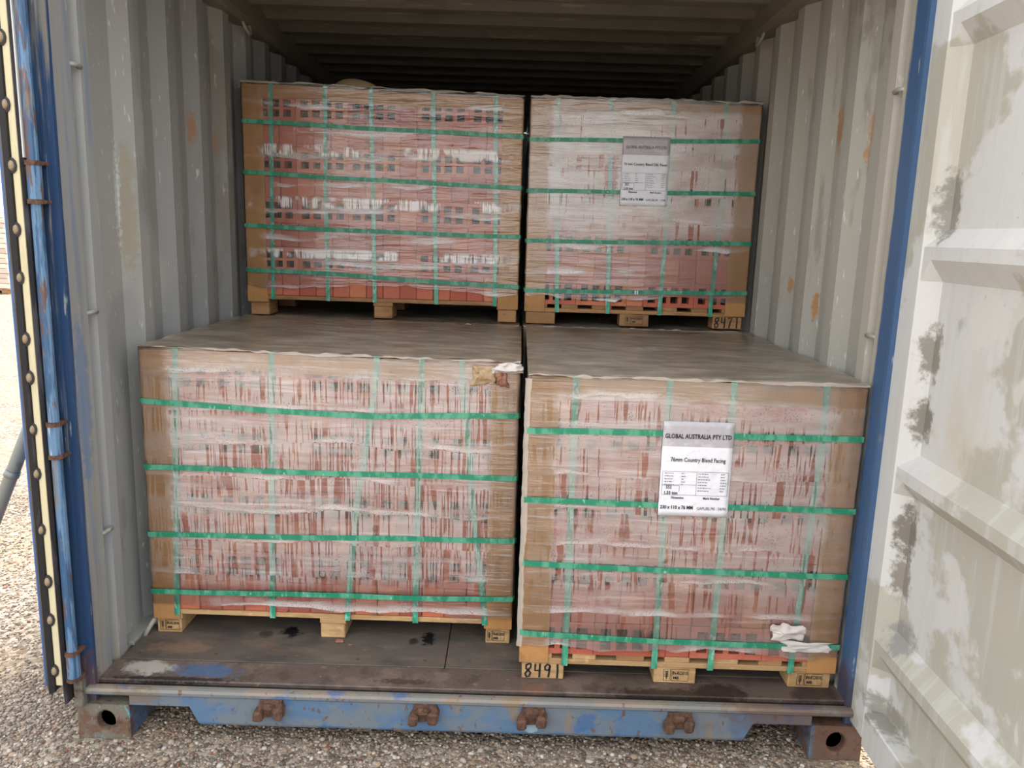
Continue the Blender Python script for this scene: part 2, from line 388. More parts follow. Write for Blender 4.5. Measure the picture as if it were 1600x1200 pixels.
    fm.inputs[0].default_value = 0.2
    k.link(df.outputs[0], fm.inputs[1])
    k.link(tl.outputs[0], fm.inputs[2])
    m1 = k.n('ShaderNodeMixShader')
    k.link(fog, m1.inputs[0])
    k.link(tr.outputs[0], m1.inputs[1])
    k.link(fm.outputs[0], m1.inputs[2])
    gl = k.n('ShaderNodeBsdfGlossy')
    gl.inputs['Color'].default_value = (1, 1, 1, 1)
    gl.inputs['Roughness'].default_value = 0.16
    k.link(bump.outputs[0], gl.inputs['Normal'])
    fr2 = k.n('ShaderNodeFresnel')
    fr2.inputs['IOR'].default_value = 1.45
    k.link(bump.outputs[0], fr2.inputs['Normal'])
    m2 = k.n('ShaderNodeMixShader')
    k.link(k.math('MULTIPLY', fr2.outputs[0], 2.4, clamp=True), m2.inputs[0])
    k.link(m1.outputs[0], m2.inputs[1])
    k.link(gl.outputs[0], m2.inputs[2])
    k.link(m2.outputs[0], k.out.inputs[0])
    return k.m


def top_film_mat(name, dust, amt, seed):
    k = NT(name)
    bump = k.n('ShaderNodeBump')
    bump.inputs['Strength'].default_value = 0.6
    bump.inputs['Distance'].default_value = 0.02
    k.link(k.noise((5, 14, 8), 4, .55, off=(seed, 0, 0), dist=.8), bump.inputs['Height'])
    tr = k.n('ShaderNodeBsdfTransparent')
    df = k.n('ShaderNodeBsdfDiffuse')
    c = k.mix(k.step(k.noise((4, 9, 6), 4, .6, off=(seed, 4, 1)), 0.4, 0.65), dust, tuple(min(1, v * 1.5) for v in dust))
    k.link(c, df.inputs[0])
    k.link(bump.outputs[0], df.inputs['Normal'])
    m1 = k.n('ShaderNodeMixShader')
    k.link(k.step(k.noise((6, 10, 6), 4, .6, off=(seed, 1, 5)), 0.3, 0.7, amt - .25, amt + .2), m1.inputs[0])
    k.link(tr.outputs[0], m1.inputs[1])
    k.link(df.outputs[0], m1.inputs[2])
    gl = k.n('ShaderNodeBsdfGlossy')
    gl.inputs['Roughness'].default_value = 0.3
    k.link(bump.outputs[0], gl.inputs['Normal'])
    fr2 = k.n('ShaderNodeFresnel')
    fr2.inputs['IOR'].default_value = 1.4
    m2 = k.n('ShaderNodeMixShader')
    k.link(fr2.outputs[0], m2.inputs[0])
    k.link(m1.outputs[0], m2.inputs[1])
    k.link(gl.outputs[0], m2.inputs[2])
    k.link(m2.outputs[0], k.out.inputs[0])
    return k.m


def ground_mat():
    k = NT('gravel_ground')
    v = k.voro(55, out='Color')
    sp = k.n('ShaderNodeSeparateColor')
    k.link(v, sp.inputs[0])
    col = k.mix(k.step(sp.outputs[0], 0.0, 1.0), srgb(104, 91, 80), srgb(166, 153, 138))
    col = k.mix(k.math('MULTIPLY', k.step(k.noise((1.2, 1.2, 1), 4, .6), 0.45, 0.65), 0.5), col, srgb(166, 142, 114))
    col = k.mix(k.math('MULTIPLY', k.step(k.noise((7, 7, 1), 3, .6, off=(3, 3, 3)), 0.66, 0.72), 0.5), col, srgb(150, 92, 76))
    d = k.voro(55)
    d2 = k.voro(140, off=(3, 1, 0))
    h = k.math('ADD', k.math('SUBTRACT', 1.0, d), k.math('MULTIPLY', k.math('SUBTRACT', 1.0, d2), 0.4))
    k.bsdf(col, 0.9, 0, h, 0.9, 0.012, 0.3)
    return k.m


def stone_mat():
    k = NT('gravel_stones')
    at = k.n('ShaderNodeAttribute')
    at.attribute_name = 'tint'
    col = k.mix(k.math('MULTIPLY', k.step(k.noise(300, 3, .6), 0.5, 0.7), 0.3), at.outputs['Color'], srgb(120, 110, 100))
    k.bsdf(col, 0.85, 0, k.noise(400, 3, .6), 0.3, 0.003, 0.3)
    return k.m


# ------------------------------------------------------------------ mesh helpers
class MB:
    def __init__(self):
        self.v, self.f, self.mi = [], [], []

    def face(self, idx, mi=0):
        self.f.append(tuple(idx))
        self.mi.append(mi)

    def add(self, verts, faces, mi=0):
        b = len(self.v)
        self.v.extend(tuple(p) for p in verts)
        for f in faces:
            self.face([b + i for i in f], mi)

    def box(self, lo, hi, mi=0):
        (x0, y0, z0), (x1, y1, z1) = lo, hi
        self.add([(x0, y0, z0), (x1, y0, z0), (x1, y1, z0), (x0, y1, z0), (x0, y0, z1), (x1, y0, z1), (x1, y1, z1), (x0, y1, z1)],
                 [(0, 3, 2, 1), (4, 5, 6, 7), (0, 1, 5, 4), (1, 2, 6, 5), (2, 3, 7, 6), (3, 0, 4, 7)], mi)

    def cbox(self, lo, hi, c, mi=0):
        """box with chamfered edges"""
        b = len(self.v)
        idx = {}
        for sx in (0, 1):
            for sy in (0, 1):
                for sz in (0, 1):
                    p = [hi[0] if sx else lo[0], hi[1] if sy else lo[1], hi[2] if sz else lo[2]]
                    s = (-1 if sx else 1, -1 if sy else 1, -1 if sz else 1)
                    for ax in range(3):
                        q = [p[i] + (0 if i == ax else s[i] * c) for i in range(3)]
                        idx[(sx, sy, sz, ax)] = len(self.v)
                        self.v.append(tuple(q))
        cyc = [(0, 0), (1, 0), (1, 1), (0, 1)]
        for ax in range(3):
            o = [i for i in range(3) if i != ax]
            for s in (0, 1):
                ring = []
                for a, d in cyc:
                    k = [0, 0, 0]
                    k[ax], k[o[0]], k[o[1]] = s, a, d
                    ring.append(idx[(*k, ax)])
                if (s == 0) != (ax == 1):
                    ring.reverse()
                self.face(ring, mi)
        for ax in range(3):            # edge along ax
            o = [i for i in range(3) if i != ax]
            for a in (0, 1):
                for d in (0, 1):
                    k0, k1 = [0, 0, 0], [0, 0, 0]
                    k0[o[0]] = k1[o[0]] = a
                    k0[o[1]] = k1[o[1]] = d
                    k0[ax], k1[ax] = 0, 1
                    r = [idx[(*k0, o[0])], idx[(*k1, o[0])], idx[(*k1, o[1])], idx[(*k0, o[1])]]
                    self.face(r, mi)
        for sx in (0, 1):
            for sy in (0, 1):
                for sz in (0, 1):
                    self.face([idx[(sx, sy, sz, ax)] for ax in range(3)], mi)

    def tube(self, pts, r, n=8, mi=0, cap=True):
        pts = [Vector(p) for p in pts]
        rings = []
        up = None
        for i, p in enumerate(pts):
            d = (pts[min(i + 1, len(pts) - 1)] - pts[max(i - 1, 0)]).normalized()
            if up is None:
                up = Vector((0, 0, 1)) if abs(d.z) < 0.9 else Vector((1, 0, 0))
            a = d.cross(up).normalized()
            b2 = a.cross(d).normalized()
            up = b2
            rr = r[i] if isinstance(r, (list, tuple)) else r
            rings.append([p + a * (rr * math.cos(2 * math.pi * j / n)) + b2 * (rr * math.sin(2 * math.pi * j / n)) for j in range(n)])
        b = len(self.v)
        for rg in rings:
            self.v.extend(tuple(q) for q in rg)
        for i in range(len(rings) - 1):
            for j in range(n):
                j2 = (j + 1) % n
                self.face((b + i * n + j, b + i * n + j2, b + (i + 1) * n + j2, b + (i + 1) * n + j), mi)
        if cap:
            self.face([b + j for j in range(n)][::-1], mi)
            self.face([b + (len(rings) - 1) * n + j for j in range(n)], mi)

    def extrude(self, poly, axis, lo, hi, mi=0):
        """closed polygon (2-D) extruded along an axis between lo and hi"""
        n = len(poly)
        b = len(self.v)
        for t in (lo, hi):
            for p in poly:
                q = [p[0], p[1]]
                q.insert(axis, t)
                self.v.append(tuple(q))
        for i in range(n):
            j = (i + 1) % n
            self.face((b + i, b + j, b + n + j, b + n + i), mi)
        self.face([b + i for i in range(n)][::-1], mi)
        self.face([b + n + i for i in range(n)], mi)

    def holed(self, o, ux, uz, w, h, hole, inward, depth, mi=0):
        """rectangle o + ux*[0..w] + uz*[0..h] with a hole (list of 2-D points, 4 per side order) and a short tunnel inward"""
        n = len(hole)
        o, ux, uz, inward = Vector(o), Vector(ux), Vector(uz), Vector(inward)
        outer = []
        cx = sum(p[0] for p in hole) / n
        cz = sum(p[1] for p in hole) / n
        for p in hole:
            dx, dz = p[0] - cx, p[1] - cz
            t = min(((w - cx) / dx if dx > 1e-9 else (-cx / dx if dx < -1e-9 else 1e9)), ((h - cz) / dz if dz > 1e-9 else (-cz / dz if dz < -1e-9 else 1e9)))
            outer.append([cx + dx * t, cz + dz * t])
        for corner in ((0, 0), (w, 0), (w, h), (0, h)):
            i = min(range(n), key=lambda q: (outer[q][0] - corner[0]) ** 2 + (outer[q][1] - corner[1]) ** 2)
            outer[i] = list(corner)
        b = len(self.v)
        P = lambda q, d=0.0: tuple(o + ux * q[0] + uz * q[1] + inward * d)
        self.v.extend(P(q) for q in outer)
        self.v.extend(P(q) for q in hole)
        self.v.extend(P(q, depth) for q in hole)
        for i in range(n):
            j = (i + 1) % n
            self.face((b + i, b + j, b + n + j, b + n + i), mi)
            self.face((b + n + i, b + n + j, b + 2 * n + j, b + 2 * n + i), mi)

    def mesh(self, name, mats, smooth=False):
        me = bpy.data.meshes.new(name)
        me.from_pydata(self.v, [], self.f)
        for m in (mats if isinstance(mats, (list, tuple)) else [mats]):
            me.materials.append(m)
        if max(self.mi, default=0):
            me.polygons.foreach_set('material_index', self.mi)
        if smooth:
            me.polygons.foreach_set('use_smooth', [True] * len(me.polygons))
        me.update()
        return me

    def build(self, name, mats, parent=None, smooth=False, fix=True, bevel=0.0):
        me = self.mesh(name, mats, smooth)
        if fix:
            import bmesh
            bm = bmesh.new()
            bm.from_mesh(me)
            bmesh.ops.recalc_face_normals(bm, faces=bm.faces)
            bm.to_mesh(me)
            bm.free()
        o = link(name, me, parent)
        if bevel:
            md = o.modifiers.new('bevel', 'BEVEL')
            md.width = bevel
            md.segments = 2
            md.limit_method = 'ANGLE'
            md.angle_limit = math.radians(40)
        return o


def link(name, data, parent=None, loc=None, rot=None):
    o = bpy.data.objects.new(name, data)
    COL.objects.link(o)
    if parent is not None:
        o.parent = parent
    if loc is not None:
        o.location = loc
    if rot is not None:
        o.rotation_euler = rot
    return o


def thing(o, label, cat, group=None):
    o['label'] = label
    o['category'] = cat
    if group:
        o['group'] = group
    return o


def vnoise(x, z, fx, fz, seed):
    """smooth value noise on arrays, about -1..1"""
    r = np.random.RandomState(seed)
    T = r.uniform(-1, 1, (64, 64))
    a, b = x * fx + 100.3, z * fz + 100.7
    i, j = np.floor(a).astype(int), np.floor(b).astype(int)
    u, v = a - i, b - j
    u, v = u * u * (3 - 2 * u), v * v * (3 - 2 * v)
    g = lambda p, q: T[p % 64, q % 64]
    return (g(i, j) * (1 - u) + g(i + 1, j) * u) * (1 - v) + (g(i, j + 1) * (1 - u) + g(i + 1, j + 1) * u) * v


def grid_mesh(name, P, mats, parent=None, smooth=True, mi=None):
    """P: array (n, m, 3) -> one quad-grid object"""
    n, m = P.shape[:2]
    idx = np.arange(n * m).reshape(n, m)
    q = np.stack([idx[:-1, :-1], idx[1:, :-1], idx[1:, 1:], idx[:-1, 1:]], -1).reshape(-1, 4)
    me = bpy.data.meshes.new(name)
    me.from_pydata(P.reshape(-1, 3).tolist(), [], q.tolist())
    for mm in (mats if isinstance(mats, (list, tuple)) else [mats]):
        me.materials.append(mm)
    if smooth:
        me.polygons.foreach_set('use_smooth', [True] * len(me.polygons))
    return link(name, me, parent) if parent is not False else me


def text_mesh(s, size, mat, bold=0.0, align='CENTER'):
    cu = bpy.data.curves.new('print', 'FONT')
    cu.body = s
    cu.size = size
    cu.align_x = align
    cu.align_y = 'CENTER'
    cu.extrude = 0.0002
    cu.offset = bold
    cu.resolution_u = 2
    tmp = bpy.data.objects.new('print', cu)
    COL.objects.link(tmp)
    dg = bpy.context.evaluated_depsgraph_get()
    me = bpy.data.meshes.new_from_object(tmp.evaluated_get(dg))
    bpy.data.objects.remove(tmp)
    me.materials.clear()
    me.materials.append(mat)
    return me


UPR = (math.pi / 2, 0, 0)      # text that lies in XY turned upright, facing -Y


def ribbon(mb, pts, w, y):
    """flat pen stroke in the XZ plane at depth y (thin, two faces deep)"""
    pts = [Vector((p[0], p[1])) for p in pts]
    L, R_ = [], []
    for i, p in enumerate(pts):
        d = (pts[min(i + 1, len(pts) - 1)] - pts[max(i - 1, 0)])
        d = d.normalized() if d.length > 1e-9 else Vector((1, 0))
        nrm = Vector((-d.y, d.x)) * (w / 2)
        L.append(p + nrm)
        R_.append(p - nrm)
    b = len(mb.v)
    for a, c in zip(L, R_):
        mb.v.append((a.x, y, a.y))
        mb.v.append((c.x, y, c.y))
    for i in range(len(pts) - 1):
        mb.face((b + 2 * i, b + 2 * i + 1, b + 2 * i + 3, b + 2 * i + 2))


DIG = {
    '8': [[(.55, .95), (.2, .85), (.2, .62), (.5, .5), (.75, .3), (.6, .05), (.25, .05), (.1, .28), (.4, .5), (.75, .7), (.8, .9), (.55, .95)]],
    '4': [[(.15, .95), (.12, .5), (.8, .5)], [(.72, .98), (.68, .0)]],
    '9': [[(.75, .85), (.45, .97), (.15, .8), (.2, .55), (.55, .5), (.78, .75), (.75, .9), (.7, .4), (.6, .02)]],
    '1': [[(.5, 1.0), (.55, .5), (.5, 0.0)]],
    '7': [[(.1, .92), (.8, .95), (.5, .5), (.35, .0)]],
}


# ------------------------------------------------------------------ ground
def build_ground():
    mb = MB()
    mb.add([(-90, -30, 0), (90, -30, 0), (90, 140, 0), (-90, 140, 0)], [(0, 1, 2, 3)])
    g = mb.build('ground', ground_mat(), fix=False)
    g['kind'] = 'structure'
    t = (1 + 5 ** .5) / 2
    V = np.array([(-1, t, 0), (1, t, 0), (-1, -t, 0), (1, -t, 0), (0, -1, t), (0, 1, t), (0, -1, -t), (0, 1, -t), (t, 0, -1), (t, 0, 1), (-t, 0, -1), (-t, 0, 1)], float)
    V /= np.linalg.norm(V[0])
    F = np.array([(0, 11, 5), (0, 5, 1), (0, 1, 7), (0, 7, 10), (0, 10, 11), (1, 5, 9), (5, 11, 4), (11, 10, 2), (10, 7, 6), (7, 1, 8), (3, 9, 4), (3, 4, 2), (3, 2, 6), (3, 6, 8), (3, 8, 9), (4, 9, 5), (2, 4, 11), (6, 2, 10), (8, 6, 7), (9, 8, 1)])
    P, S = [], []
    for (x0, x1, y0, y1, n, s0, s1) in ((-1.75, 1.6, -0.45, 0.35, 17000, .0025, .0085), (-1.75, 1.6, -0.4, 0.0, 500, .008, .013), (-3.2, -1.3, -0.2, 2.2, 14000, .003, .009), (1.25, 2.2, -0.3, 1.0, 2500, .003, .009)):
        P.append(np.stack([RS.uniform(x0, x1, n), RS.uniform(y0, y1, n)], 1))
        S.append(s0 + (s1 - s0) * RS.beta(1.3, 3.5, n))
    P, S = np.concatenate(P), np.concatenate(S)
    inside = (np.abs(P[:, 0]) > 1.045) & (np.abs(P[:, 0]) < 1.235) & (P[:, 1] > -0.015) & (P[:, 1] < 0.2)
    inside |= np.hypot(P[:, 0] + 2.041, P[:, 1] - .6) < .06
    P, S = P[~inside], S[~inside]
    n = len(P)
    sc = S[:, None] * np.stack([RS.uniform(.8, 1.4, n), RS.uniform(.8, 1.4, n), RS.uniform(.55, .9, n)], 1)
    ang = RS.uniform(0, 6.28, n)
    vv = V[None] * sc[:, None] * RS.uniform(.75, 1.2, (n, 12, 1))
    x = vv[..., 0] * np.cos(ang)[:, None] - vv[..., 1] * np.sin(ang)[:, None]
    y = vv[..., 0] * np.sin(ang)[:, None] + vv[..., 1] * np.cos(ang)[:, None]
    W = np.stack([x + P[:, :1], y + P[:, 1:], vv[..., 2] + (sc[:, 2] * .45)[:, None]], -1).reshape(-1, 3)
    FF = (F[None] + (np.arange(n) * 12)[:, None, None]).reshape(-1, 3)
    me = bpy.data.meshes.new('gravel')
    me.vertices.add(len(W))
    me.vertices.foreach_set('co', W.astype(np.float32).ravel())
    me.loops.add(len(FF) * 3)
    me.loops.foreach_set('vertex_index', FF.astype(np.int32).ravel())
    me.polygons.add(len(FF))
    me.polygons.foreach_set('loop_start', np.arange(0, len(FF) * 3, 3, dtype=np.int32))
    pal = np.array([srgb(192, 180, 168), srgb(164, 150, 138), srgb(208, 200, 192), srgb(144, 132, 124), srgb(180, 158, 138), srgb(122, 116, 112), srgb(226, 222, 214), srgb(150, 92, 76)])
    ci = RS.choice(8, n, p=[.22, .2, .14, .14, .16, .07, .045, .025])
    tint = pal[ci] * np.array([.70, .66, .625]) * RS.uniform(.85, 1.12, (n, 1))
    at = me.color_attributes.new('tint', 'FLOAT_COLOR', 'POINT')
    cc = np.ones((n, 12, 4), np.float32)
    cc[..., :3] = tint[:, None]
    at.data.foreach_set('color', cc.ravel())
    me.update(calc_edges=True)
    me.materials.append(stone_mat())
    o = link('gravel', me)
    o['kind'] = 'stuff'
    thing(o, 'loose pale grey and brown gravel covering the ground around the container', 'gravel')


build_ground()

# ------------------------------------------------------------------ shipping container
FZ = 0.173                      # floor height
WX = 1.176                      # inner face of the side walls
box_o = link('shipping_container', None)
thing(box_o, 'open blue shipping container with corrugated grey inside walls, loaded with wrapped bricks', 'shipping container')


def sheet(prof, axis_pair, lo, hi, name, mat, back):
    """folded steel sheet: an open profile extruded, with a back skin offset by `back` (2-D) so it has thickness"""
    poly = list(prof) + [(p[0] + back[0], p[1] + back[1]) for p in reversed(prof)]
    mb = MB()
    n = len(poly)
    b = 0
    for t in (lo, hi):
        for p in poly:
            mb.v.append((p[0], p[1], t) if axis_pair == 'xy' else (t, p[0], p[1]))
    m = len(prof)
    for i in range(n):
        j = (i + 1) % n
        mb.face((b + i, b + j, b + n + j, b + n + i))
    for i in range(m - 1):
        for base in (0, n):
            mb.face((base + i, base + i + 1, base + n - 2 - i, base + n - 1 - i))
    return mb.build(name, mat, box_o)


def side_wall(sgn, y0, pitch, mat):
    prof = [(WX + .036, .27)]
    y = y0
    while y < 5.8:
        prof += [(WX + .036, y - .068), (WX, y), (WX, y + .07), (WX + .036, y + .138)]
        y += pitch
    prof.append((WX + .036, 5.93))
    sheet([(sgn * a, b) for a, b in prof], 'xy', FZ - .06, 2.52, 'side_wall', mat, (sgn * .003, 0))


side_wall(-1, .503, .285, MT['wall_l'])
side_wall(1, .472, .280, MT['wall_r'])

prof = [(.02, 2.585)]
y = 0.305
while y < 5.8:
    prof += [(y - .036, 2.588), (y + .036, 2.562), (y + .105, 2.562), (y + .150, 2.588)]
    y += .245
prof.append((5.93, 2.588))
sheet(prof, 'yz', -1.16, 1.16, 'roof_sheet', MT['roof'], (0, .004))

mb = MB()
prof = []
x = -1.17
while x < 1.1:
    prof += [(x, 5.90), (x + .09, 5.90), (x + .13, 5.935), (x + .21, 5.935)]
    x += .25
prof.append((1.17, 5.90))
for i in range(len(prof) - 1):
    (xa, ya), (xb, yb) = prof[i], prof[i + 1]
    mb.add([(xa, ya, .17), (xb, yb, .17), (xb, yb, 2.57), (xa, ya, 2.57), (xa, ya + .01, .17), (xb, yb + .01, .17), (xb, yb + .01, 2.57), (xa, ya + .01, 2.57)], [(0, 1, 2, 3), (5, 4, 7, 6)])
mb.build('end_wall', MT['wall_l'], box_o, fix=False)

for s in (-1, 1):
    mb = MB()
    poly = [(s * 1.128, 2.50), (s * 1.15, 2.478), (s * 1.219, 2.478), (s * 1.219, 2.60), (s * 1.128, 2.60)]
    mb.extrude(poly, 1, .16, 5.95)
    mb.build('top_rail', MT['rail'], box_o)
    mb = MB()
    mb.box((min(s * 1.18, s * 1.219), .178, .03), (max(s * 1.18, s * 1.219), 5.95, .165))
    mb.box((min(s * 1.165, s * 1.219), .27, .165), (max(s * 1.165, s * 1.219), 5.95, FZ + .006))
    mb.build('bottom_rail', MT['grey_steel'], box_o)
    # corner post: stepped jamb in front, lashing groove behind
    prof = [(1.219, 0), (1.186, 0), (1.184, .016), (1.166, .016), (1.165, .030), (1.174, .036), (1.176, .14), (1.206, .150), (1.206, .180), (1.174, .188), (1.172, .236), (1.210, .272), (1.212, .30), (1.219, .30)]
    mb = MB()
    mb.extrude([(s * a, b) for a, b in prof], 2, .118, 2.48)
    post = mb.build('corner_post', MT['post_l' if s < 0 else 'post_r'], box_o)
    for zz in (0.62, 1.315, 2.02):
        m2 = MB()
        m2.tube([(s * 1.196, .137, zz), (s * 1.176, .142, zz), (s * 1.172, .165, zz + .003), (s * 1.174, .188, zz), (s * 1.196, .195, zz)], .007, 8)
        m2.build('lashing_bar', MT['grey_steel'], post, smooth=True)
    mb = MB()
    mb.box((min(s * 1.02, s * 1.219), 5.78, .118), (max(s * 1.02, s * 1.219), 5.95, 2.48))
    mb.build('corner_post', MT['blue'], box_o)
    # corner casting with oval holes in its front and outer faces
    x0, x1 = (-1.219, -1.057) if s < 0 else (1.057, 1.219)
    mb = MB()
    hole = [(.086 + .029 * math.cos(a), .060 + .034 * math.sin(a)) for a in [2 * math.pi * (i + .5) / 16 for i in range(16)]]
    if s > 0:
        hole = [(.162 - p[0] + .012, p[1]) for p in hole][::-1]
        hole = [(p[0] - .006, p[1]) for p in hole]
    mb.holed((x0, 0, 0), (1, 0, 0), (0, 0, 1), .162, .118, hole, (0, 1, 0), .03)
    hs = [(.089 + .036 * math.cos(a), .058 + .027 * math.sin(a)) for a in [2 * math.pi * (i + .5) / 16 for i in range(16)]]
    xo, xi = (x0, x1) if s < 0 else (x1, x0)
    mb.holed((xo, 0, 0), (0, 1, 0), (0, 0, 1), .178, .118, hs, (-s, 0, 0), .028)
    mb.add([(xi, 0, 0), (xi, .178, 0), (xi, .178, .118), (xi, 0, .118)], [(0, 1, 2, 3)])
    mb.add([(x0, .178, 0), (x1, .178, 0), (x1, .178, .118), (x0, .178, .118)], [(0, 1, 2, 3)])
    mb.add([(x0, 0, 0), (x1, 0, 0), (x1, .178, 0), (x0, .178, 0)], [(0, 1, 2, 3)])
    mb.add([(x0, 0, .118), (x1, 0, .118), (x1, .178, .118), (x0, .178, .118)], [(0, 1, 2, 3)])
    import bmesh
    me = mb.mesh('corner_casting', MT['cast_l' if s < 0 else 'cast_r'])
    bm = bmesh.new()
    bm.from_mesh(me)
    bmesh.ops.remove_doubles(bm, verts=bm.verts, dist=1e-5)
    bmesh.ops.recalc_face_normals(bm, faces=bm.faces)
    bm.to_mesh(me)
    bm.free()
    o = link('corner_casting', me, box_o)
    md = o.modifiers.new('bevel', 'BEVEL')
    md.width, md.segments, md.limit_method, md.angle_limit = .008, 3, 'ANGLE', math.radians(50)

# header over the door opening (above the frame of the picture)
mb = MB()
mb.cbox((-1.1, 0, 2.47), (1.1, .10, 2.59), .006)
mb.build('door_header', MT['blue'], box_o)

# sill: front plate with the two stepped ends, rolled lip, gasket groove
mb = MB()
poly = [(-1.057, .117), (-.872, .117), (-.845, .062), (.850, .062), (.878, .117), (1.057, .117), (1.057, .152), (-1.057, .152)]
mb.extrude([(a, b) for a, b in poly], 1, .0, .012)
mb.box((-1.057, .012, .125), (1.057, .06, .150))
mb.box((-.845, .012, .05), (.850, .05, .062))
sill = mb.build('door_sill', MT['sill'], box_o, bevel=.003)
mb = MB()
arc = [(.0, .150), (-.006, .156), (-.007, .166), (-.002, .173), (.008, .175), (.022, .174), (.028, .165), (.028, .150)]
mb.extrude(arc, 0, -1.19, 1.19)
mb.build('sill_lip', MT['sill'], sill)
mb = MB()
mb.box((-1.19, .028, .14), (1.19, .052, .160))
mb.build('sill_groove', MT['dark'], sill)
for i, xk in enumerate((-.618, -.143, .191, .643)):
    mb = MB()
    z = .131
    mb.extrude([(-.040, z - .012), (-.030, z + .022), (.036, z + .024), (.046, z - .002), (.030, z - .026), (-.022, z - .030)], 1, -.016, .002)
    mb.cbox((-.046, -.040, z - .036), (-.018, .0, z - .002), .006)
    mb.cbox((.012, -.036, z - .032), (.044, .0, z + .006), .007)
    mb.cbox((-.02, -.026, z - .004), (.016, .0, z + .018), .005)
    for j in range(len(mb.v)):
        a = mb.v[j]
        mb.v[j] = (a[0] + xk + random.uniform(-.002, .002), a[1], a[2] + random.uniform(-.002, .002))
    mb.build('lock_keeper', MT['rust'], sill)

# floor: threshold plate and plywood sheets, screws in the sheets
mb = MB()
mb.cbox((-1.18, .052, .150), (1.18, .172, FZ), .003)
mb.build('threshold_plate', MT['thresh'], box_o)
mb = MB()
mb.box((-1.17, .175, .12), (1.17, 5.9, .146))
floor_o = mb.build('floor', MT['dark'], box_o)
screw = MB()
screw.tube([(0, 0, 0), (0, 0, .0012)], .006, 8)
screw_me = screw.mesh('screw', MT['rust'])
for i, (xa, xb) in enumerate(((-1.163, -.098), (-.095, .60), (.603, 1.163))):
    for j, (ya, yb) in enumerate(((.175, 2.5), (2.503, 4.9), (4.903, 5.88))):
        mb = MB()
        mb.cbox((xa, ya, .146), (xb, yb, FZ), .0015)
        p = mb.build('plywood_sheet', MT['ply'], floor_o)
        if j == 0:
            for k in range(5):
                link('screw', screw_me, p, (xa + .06 + (xb - xa - .12) * k / 4 + random.uniform(-.02, .02), .215 + random.uniform(-.006, .006), FZ - .0004))

# lashing rings on the rails
def lashing_ring(c, ax, r, tilt):
    mb = MB()
    pts = []
    for i in range(11):
        a = math.pi * (-.12 + 1.24 * i / 10)
        p = Vector((0, math.cos(a) * r, math.sin(a) * r))
        p.rotate(Matrix.Rotation(tilt, 3, 'Y'))
        pts.append(Vector(c) + p)
    mb.tube(pts, .008, 8)
    mb.build('lashing_ring', MT['grey_steel'], box_o, smooth=True)


lashing_ring((-1.150, .37, FZ + .008), 0, .046, .45)
lashing_ring((-1.150, 1.58, 2.478), 0, .042, math.pi - .35)
lashing_ring((1.150, 1.50, 2.478), 0, .042, math.pi + .35)
lashing_ring((1.158, 2.9, FZ + .004), 0, .042, -.35)

# ------------------------------------------------------------------ doors
# right door: swung square to the front, cream inside face with horizontal swages
HX, HY = 1.181, .038
ua = Vector((-.026, -1, 0)).normalized()
na = Vector((-1, .026, 0)).normalized()     # inner normal (towards the opening)


def D(u, n, z):
    p = Vector((HX, HY, 0)) + ua * u + na * n
    return (p.x, p.y, z)


DL, Z0, Z1 = 1.15, .128, 2.42
mb = MB()
prof = [(-.045, .13)]
for (zb, zt, zp, ze) in ((.366, .420, .452, .500), (.900, .944, .978, 1.022), (1.495, 1.552, 1.585, 1.632), (2.085, 2.135, 2.168, 2.212)):
    prof += [(-.045, zb), (-.006, zt), (-.006, zp), (-.045, ze)]
prof += [(-.045, 2.42)]
us = [0.10, .112, .150, 1.01, 1.045, 1.075]
for i, uu in enumerate(us):
    k = (0, 0, 1, 1, 0, 0)[i]
    for n_, z_ in prof:
        mb.v.append(D(uu, n_ * k - .004 * (1 - k), z_))
m = len(prof)
for i in range(len(us) - 1):
    for j in range(m - 1):
        mb.face((i * m + j, (i + 1) * m + j, (i + 1) * m + j + 1, i * m + j + 1))
b = len(mb.v)
mb.v += [D(.0, -.055, Z0), D(DL, -.055, Z0), D(DL, -.055, Z1), D(.0, -.055, Z1)]
mb.face((b, b + 1, b + 2, b + 3))
rdoor = mb.build('door', MT['door_in'], box_o, fix=False)
rdoor['label'] = 'cream inner face with horizontal swages and white repainted patches'


def door_bar(u0, u1, z0, z1, n0, n1, c=.004):
    mb = MB()
    mb.cbox((u0, n0, z0), (u1, n1, z1), c)
    mb.v = [D(p[0], p[1], p[2]) for p in mb.v]
    return mb.build('frame_bar', MT['door_in'], rdoor)


door_bar(0, .112, Z0, Z1, -.05, 0)
door_bar(1.045, DL, Z0, Z1, -.05, 0)
door_bar(.112, 1.045, Z0 + .01, .20, -.05, -.03)
door_bar(.140, 1.045, Z0, .235, -.05, .014)
door_bar(.112, 1.045, 2.32, Z1, -.05, 0)
mb = MB()
mb.cbox((-.01, -.075, Z0 + .02), (DL, -.055, Z1), .004)
mb.v = [D(*p) for p in mb.v]
mb.build('outer_skin', MT['blue_door'], rdoor)
mb = MB()
mb.cbox((-.006, -.045, Z0 + .02), (.0, -.01, Z1), .002)
mb.v = [D(*p) for p in mb.v]
mb.build('gasket', MT['gasket'], rdoor)

